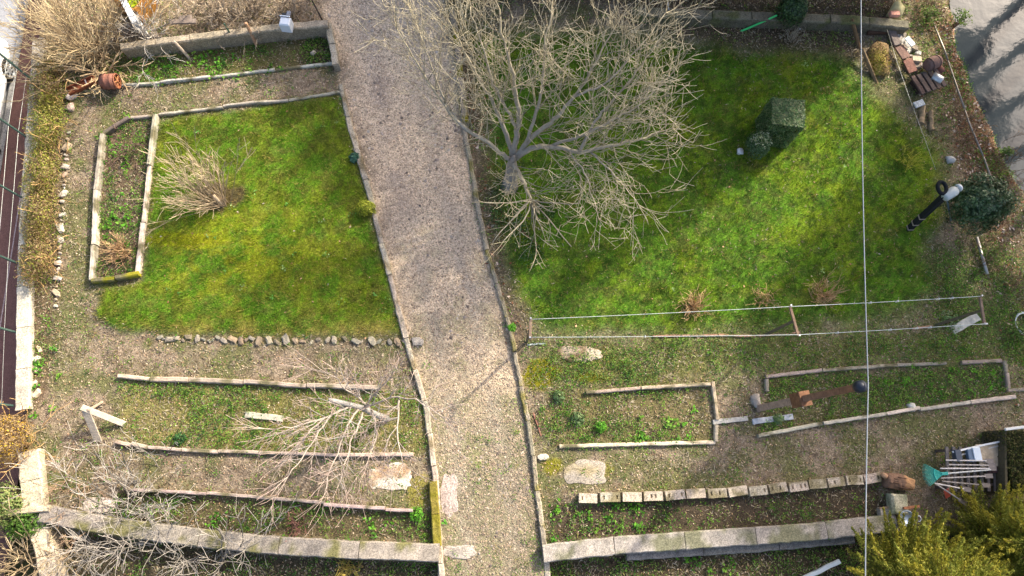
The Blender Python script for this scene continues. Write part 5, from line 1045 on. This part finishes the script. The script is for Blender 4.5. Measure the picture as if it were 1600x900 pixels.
# rubble strewn on the bank
t = thing('rubble_pile', 'pile of pale rubble stones beside the rusty sheets on the bank', 'rubble', G(1415, 72))
for i in range(34):
    x = rng.gauss(1416, 12); y = 46+(x-1392)*1.35+rng.gauss(0, 9); v, f, c = rock(G(x, y, .05), rng.uniform(.05, .12), rng, vary(rng.choice([lin(170, 162, 150), lin(140, 130, 116), lin(150, 126, 106), lin(186, 180, 170)]), rng, .12)); new_obj('stone', v, f, c, 'stone', t)

# log, stone and bowl at the right end of the block row
t = thing('log', 'thick brown log with broken end at the right end of the block row', 'log', G(1395, 755))
a = G(1376, 749, .16); b = G(1419, 757, .16); mb = MB(); qq = np.linspace(0, 1, 13); tube(mb, [tuple(a+(b-a)*q) for q in qq], np.interp(qq, [0, .1, .6, .68, 1], [.15, .18, .18, .16, .13]), np.array([np.array(lin(124, 98, 80))*(1-w)+np.array(lin(190, 146, 104))*w for w in np.interp(qq, [0, .6, .68, 1], [0, 0, 1, 1])]), 16)
v_ = mb.v[0]; v_ += (np.stack([fbm(v_+i*5, 9, i+2) for i in range(3)], 1)-.5)*.1; mb.c[0] = mottle(v_, mb.c[0], .3, 12, 4); build(mb, 'trunk', 'bark', t)
mb = MB(); tube(mb, [tuple(a+Vector((.02, .05, .05))), tuple(a+Vector((-.1, .12, .12)))], [.07, .05], lin(176, 140, 110), 8); build(mb, 'knot', 'bark', t, True)
for q in range(5): 
    mb = MB(); p = a+(b-a)*rng.uniform(.1, .5)+Vector((0, rng.uniform(-.12, .12), .16)); tube(mb, [tuple(p), tuple(p+(b-a)*.3)], [.02, .012], lin(110, 84, 66), 5); build(mb, 'bark_strip', 'bark', t, True)
t = thing('stone_post', 'broken pale concrete post stub below the brown log', 'post', G(1404, 790)); mb = MB(); a = P(1405, 772, .3); b = P(1408, 804, .3); bar(mb, a+Vector((0, 0, -.12)), b+Vector((0, 0, -.12)), .36, .3, lin(186, 178, 152), .04); mb.c[0] = mottle(mb.v[0], np.array(lin(186, 178, 152)), .2, 4, 2, tint=lin(110, 116, 90), tscale=4, tthr=.5); build(mb, 'shaft', 'concrete', t)
mb = MB(); bar(mb, P(1412, 794, .36), P(1436, 791, .3), .05, .04, lin(150, 100, 70)); build(mb, 'rusty_bar', 'rust', t)
mb = MB(); block_mesh(mb, P(1376, 803, .12), P(1392, 802, .12), .2, -.05, .14, lin(172, 164, 150)); tag(build(mb, 'hollow_block', 'concrete'), 'small hollow block left of the broken post stub', 'block')
loose('plank', 'thin tan slat behind the small hollow block', 'plank', (1371, 794), (1393, 791), .05, .04, lin(166, 140, 112), za=.12, zb=.12)
t = thing('metal_bowl', 'blue grey metal bowl on the right end of the bottom wall', 'bowl', P(1414, 810, .24)); c0 = P(1414, 810, .25); mb = MB(); lathe(mb, c0, [(.05, 0), (.09, .01), (.16, .07), (.18, .1), (.17, .105), (.14, .07), (.08, .03), (.03, .025)], lin(168, 182, 196), 22); build(mb, 'bowl', 'metal', t, True)
mb = MB(); tube(mb, [(c0.x+.16, c0.y+.04, .34), (c0.x+.26, c0.y+.06, .37), (c0.x+.3, c0.y, .37), (c0.x+.26, c0.y-.06, .36), (c0.x+.16, c0.y-.03, .34)], .012, lin(190, 200, 208), 6); build(mb, 'handle', 'metal', t, True)

# tools on the bench
t = thing('slatted_bench', 'low dark slatted bench holding the garden tools', 'bench', G(1520, 735))
for k in range(9):
    mb = MB(); x = 1479+k*10.5; bar(mb, P(x, 698, .42), P(x+3, 768, .42), .07, .04, vary(lin(104, 98, 96), rng, .15), .006); build(mb, 'slat', 'timber', t)
for y in (704, 762): mb = MB(); bar(mb, P(1476, y, .37), P(1572, y-6, .37), .06, .06, lin(90, 80, 74), .006); build(mb, 'rail', 'timber', t)
for (x, y) in ((1478, 704), (1568, 700), (1478, 762), (1568, 757)): p = P(x, y, .34); mb = MB(); bar(mb, (p.x, p.y, zat(p)), (p.x, p.y, .34), .06, .06, lin(90, 80, 74), up=(0, 1, 0)); build(mb, 'leg', 'timber', t)
loose_z = .47
def flat_board(name, label, c, sx, sy, h, z, col, rz=0, m='timber', cat='board'):
    p = P(*c, z); mb = MB(); box(mb, (p.x, p.y, z+h/2), (sx, sy, h), col, rz, bev=.006); mb.c[0] = mottle(mb.v[0], np.array(col), .12, 5, 4); return tag(build(mb, name, m), label, cat)
flat_board('plywood_sheet', 'tan plywood sheet on the tool bench beside the ivy screen', (1548, 711), .62, .5, .03, .49, lin(176, 160, 136), .06)
flat_board('board', 'dark red board below the plywood sheet on the tool bench', (1557, 733), .44, .16, .03, .47, lin(92, 70, 70), .04)
flat_board('plastic_box', 'white plastic box left of the plywood sheet', (1522, 710), .17, .3, .12, .46, lin(206, 216, 224), .05, 'plastic', 'box')
flat_board('plastic_box', 'blue grey box between the tool handles and the white box', (1512, 712), .1, .28, .1, .46, lin(84, 104, 126), .05, 'plastic', 'box')
flat_board('plastic_box', 'dark blue box at the left end of the tool bench', (1494, 712), .14, .26, .1, .46, lin(64, 72, 84), .05, 'plastic', 'box')
t = thing('leaf_rake', 'leaf rake with a teal fan head lying on the tool bench', 'rake', P(1478, 740, .55))
hub = P(1477, 740, .6); tl = P(1548, 734, .6); dr = (tl-hub).normalized()
mb = MB(); tube(mb, [tuple(hub), tuple(tl)], .017, lin(196, 196, 190), 7); build(mb, 'handle', 'timber', t)
mb = MB(); bar(mb, hub-dr*.1, hub+dr*.06, .07, .035, lin(40, 150, 140), .01); hd = build(mb, 'head', 'plastic', t)
for k in range(17):
    a = (k-8)/8*.56; d = -(dr*math.cos(a)+Vector((-dr.y, dr.x, 0))*math.sin(a)); p1 = hub-dr*.04; mb = MB(); q = p1+d*.42; tube(mb, [tuple(p1), tuple(q), tuple(q+d*.02+Vector((0, 0, -.06)))], [.007, .0065, .005], lin(58, 160, 148), 4); build(mb, 'tine', 'plastic', hd)
mb = MB(); tube(mb, [tuple(hub-dr*.04-(dr*math.cos(a)+Vector((-dr.y, dr.x, 0))*math.sin(a))*.22+Vector((0, 0, .012))) for a in np.linspace(-.56, .56, 9)], .014, lin(40, 160, 148), 5); build(mb, 'brace', 'plastic', hd)
TH = [((1478, 719), (1541, 720), 'upper pale tool handle on the bench', 206), ((1482, 726), (1545, 727), 'second tool handle from the top on the bench', 176), ((1469, 732), (1546, 732), 'long pale tool handle just above the rake', 214), ((1470, 747), (1540, 744), 'grey tool handle just below the rake', 186), ((1472, 752), (1536, 758), 'brown tool handle under the rake', 150), ((1460, 755), (1506, 764), 'whitish tool handle slanting down below the rake', 210), ((1462, 756), (1500, 781), 'lowest thin tool handle by the red blade', 170)]
for (a, b, lb, g) in TH:
    t = thing('garden_tool', lb, 'tool', P(*a, .5), 'tools on the bench'); A = P(*a, .53); B = P(*b, .58); mb = MB(); tube(mb, [tuple(A), tuple(B)], .016, lin(g, g-8, g-16), 7); build(mb, 'handle', 'timber', t)
    mb = MB(); d = (B-A).normalized(); bar(mb, B-d*.02, B+d*.16, .1, .012, lin(120, 112, 106), .004); build(mb, 'blade', 'metal', t)
loose('pole', 'long white pole along the top of the tool bench', 'pole', (1466, 707), (1566, 684), .04, .04, lin(222, 222, 220), za=.5, zb=.55, m='paint')
loose('pole', 'second thin white pole under the long white pole', 'pole', (1476, 712), (1560, 692), .03, .03, lin(196, 190, 180), za=.46, zb=.52, m='paint')
mb = MB(); p = P(1480, 771, .4); box(mb, p, (.14, .22, .02), lin(176, 84, 70), .5, Matrix.Rotation(.5, 3, 'X'), bev=.006); tag(build(mb, 'spade_blade', 'paint'), 'red spade blade below the rake', 'spade')
t = thing('ivy_screen', 'ivy covered screen at the right edge beside the plywood sheet', 'screen', G(1572, 720))
a = P(1572, 672, .75); b = P(1574, 772, .75)
mb = MB(); bar(mb, (a.x, a.y, .36), (b.x, b.y, .36), .05, .74, lin(84, 78, 62)); build(mb, 'panel', 'timber', t)
mb = MB(); bar(mb, P(1570, 671, .8), P(1640, 662, .8), .06, .06, lin(206, 206, 200), .01); build(mb, 'top_rail', 'paint', t)
r = np.random.RandomState(9); pp = np.c_[r.uniform(a.x-.05, a.x+.75, 6000), r.uniform(b.y, a.y, 6000), r.uniform(.62, .85, 6000)]; k_ = r.rand(6000) < .25; pp[k_, 0] = a.x-.06+r.normal(size=k_.sum())*.03; pp[k_, 2] = r.uniform(.1, .8, k_.sum()); v, f, c = leafs(pp, .055, pick([lin(66, 76, 36), lin(84, 92, 44), lin(54, 62, 32), lin(120, 112, 70)], 6000, r), r, .45); new_obj('ivy', v, f, c, 'leaf', t)
mb = MB(); box(mb, (a.x+.36, (a.y+b.y)/2, .33), (.66, abs(a.y-b.y)-.05, .64), lin(60, 56, 44)); build(mb, 'core', 'timber', t)
# ------------------------------------------------------------------ unseen trees outside the frame, placed and sized to cast shade bands on the garden
COT = 1/math.tan(math.radians(SUN_EL)); SU = np.array([math.sin(SUN_AZ), math.cos(SUN_AZ)]); SV = np.array([SU[1], -SU[0]])
v = np.array([tuple(P(2050, -300, -.75)), (60, 60, -.75), (60, -40, -.75), tuple(P(2150, 700, -.75))])
fb = np.array([(17.0, 40, -.62), (70, 40, -.62), (70, -30, -.62), (19.0, -30, -.62)]); tag(new_obj('far_bank', fb, [(3, 2, 1, 0)], np.tile(lin(96, 92, 62), (4, 1)), 'soil'), kind='structure')
def shade_tree(label, s, u, z0, z1, R, n, seed, leaf=.26, name='shade_evergreen'):
    xy = SV*s+SU*u; b = Vector((xy[0], xy[1], -.62 if xy[0] > 16.9 else 0)); rg = random.Random(seed); r = np.random.RandomState(seed)
    t = thing(name, label, 'tree', tuple(b), 'unseen shade trees'); mb = MB()
    tube(mb, [tuple(b+Vector((0, 0, -1))), (b.x+.05, b.y, z1*.4), (b.x, b.y+.05, z1*.95)], [.24, .18, .03], lin(96, 84, 70), 9)
    for k in range(16):
        z = rg.uniform(z0, z1*.9); a = rg.uniform(0, 6.283); L = R*rg.uniform(.6, .95); tube(mb, [(b.x, b.y, z), (b.x+math.cos(a)*L, b.y+math.sin(a)*L, z+L*.5)], [.05, .015], lin(96, 84, 70), 5)
    build(mb, 'trunk', 'bark', t, True)
    q = r.rand(n); z = z0+(z1-z0)*q; a = r.uniform(0, 6.283, n); env = np.clip(1.15*np.sqrt(np.clip(1-(2*q-.75)**2*.62, 0, 1)), .1, 1)
    pr = np.c_[np.cos(a)*1.2, np.sin(a)*1.2, z*.9]; rad = R*env*(.55+.8*fbm(pr, 1.4, seed, 3))*np.sqrt(r.uniform(.15, 1, n))
    pts = np.c_[b.x+np.cos(a)*rad, b.y+np.sin(a)*rad, z]; c = pick(DG, n, r, amt=.25); vv, f, cc = leafs(pts, leaf, c, r, .6); new_obj('crown', vv, f, cc, 'leaf', t)
ROW = []
for s in np.arange(-1.9, -12.5, -1.35):
    u0 = max(14.2+s*.55+3.6*math.exp(-((s+1.9)/2.2)**2), 9.3-(s+8)*-.25); y = SU[1]*u0-.0
    u0 = max(u0, (13.6+.72*s)/.69+.4) if True else u0
    uend = np.interp(s, [-12, -9, -5, -1.9], [2.6, 1.6, 1.4, 3.6]); ROW.append((s, u0, 1.2, (u0-uend)/COT, .95))
WH = ['at the river end of the row', 'second in the row from the river', 'third in the row from the river', 'fourth in the row from the river', 'fifth in the row', 'sixth in the row', 'seventh in the row', 'last but one in the row', 'last in the row']
for i, (s, u0, z0, z1, R) in enumerate(ROW[:9]):
    shade_tree('unseen dense evergreen placed for its shade, in a tall screen beyond the garden, '+WH[min(i, 8)], s, u0, z0, z1, R, 4200, 200+i)
FAR = [(1.25, 23.2, 4.2, 7.2, .8), (2.4, 22.3, 4.6, 11.0, 1.0), (3.6, 21.2, 4.2, 12.2, 1.1), (4.9, 20.2, 6.6, 12.0, 1.0), (6.2, 19.0, 4.6, 11.0, 1.0), (7.5, 18.0, 4.0, 9.5, 1.0)]
FW = ['short one farthest upstream', 'first tall one upstream', 'second from upstream', 'in the middle', 'second from downstream', 'farthest downstream']
for i, (s, u0, z0, z1, R) in enumerate(FAR): shade_tree('unseen tall evergreen placed for its shade on the far river bank, '+FW[i], s, u0, z0, z1, R, 4200, 230+i)
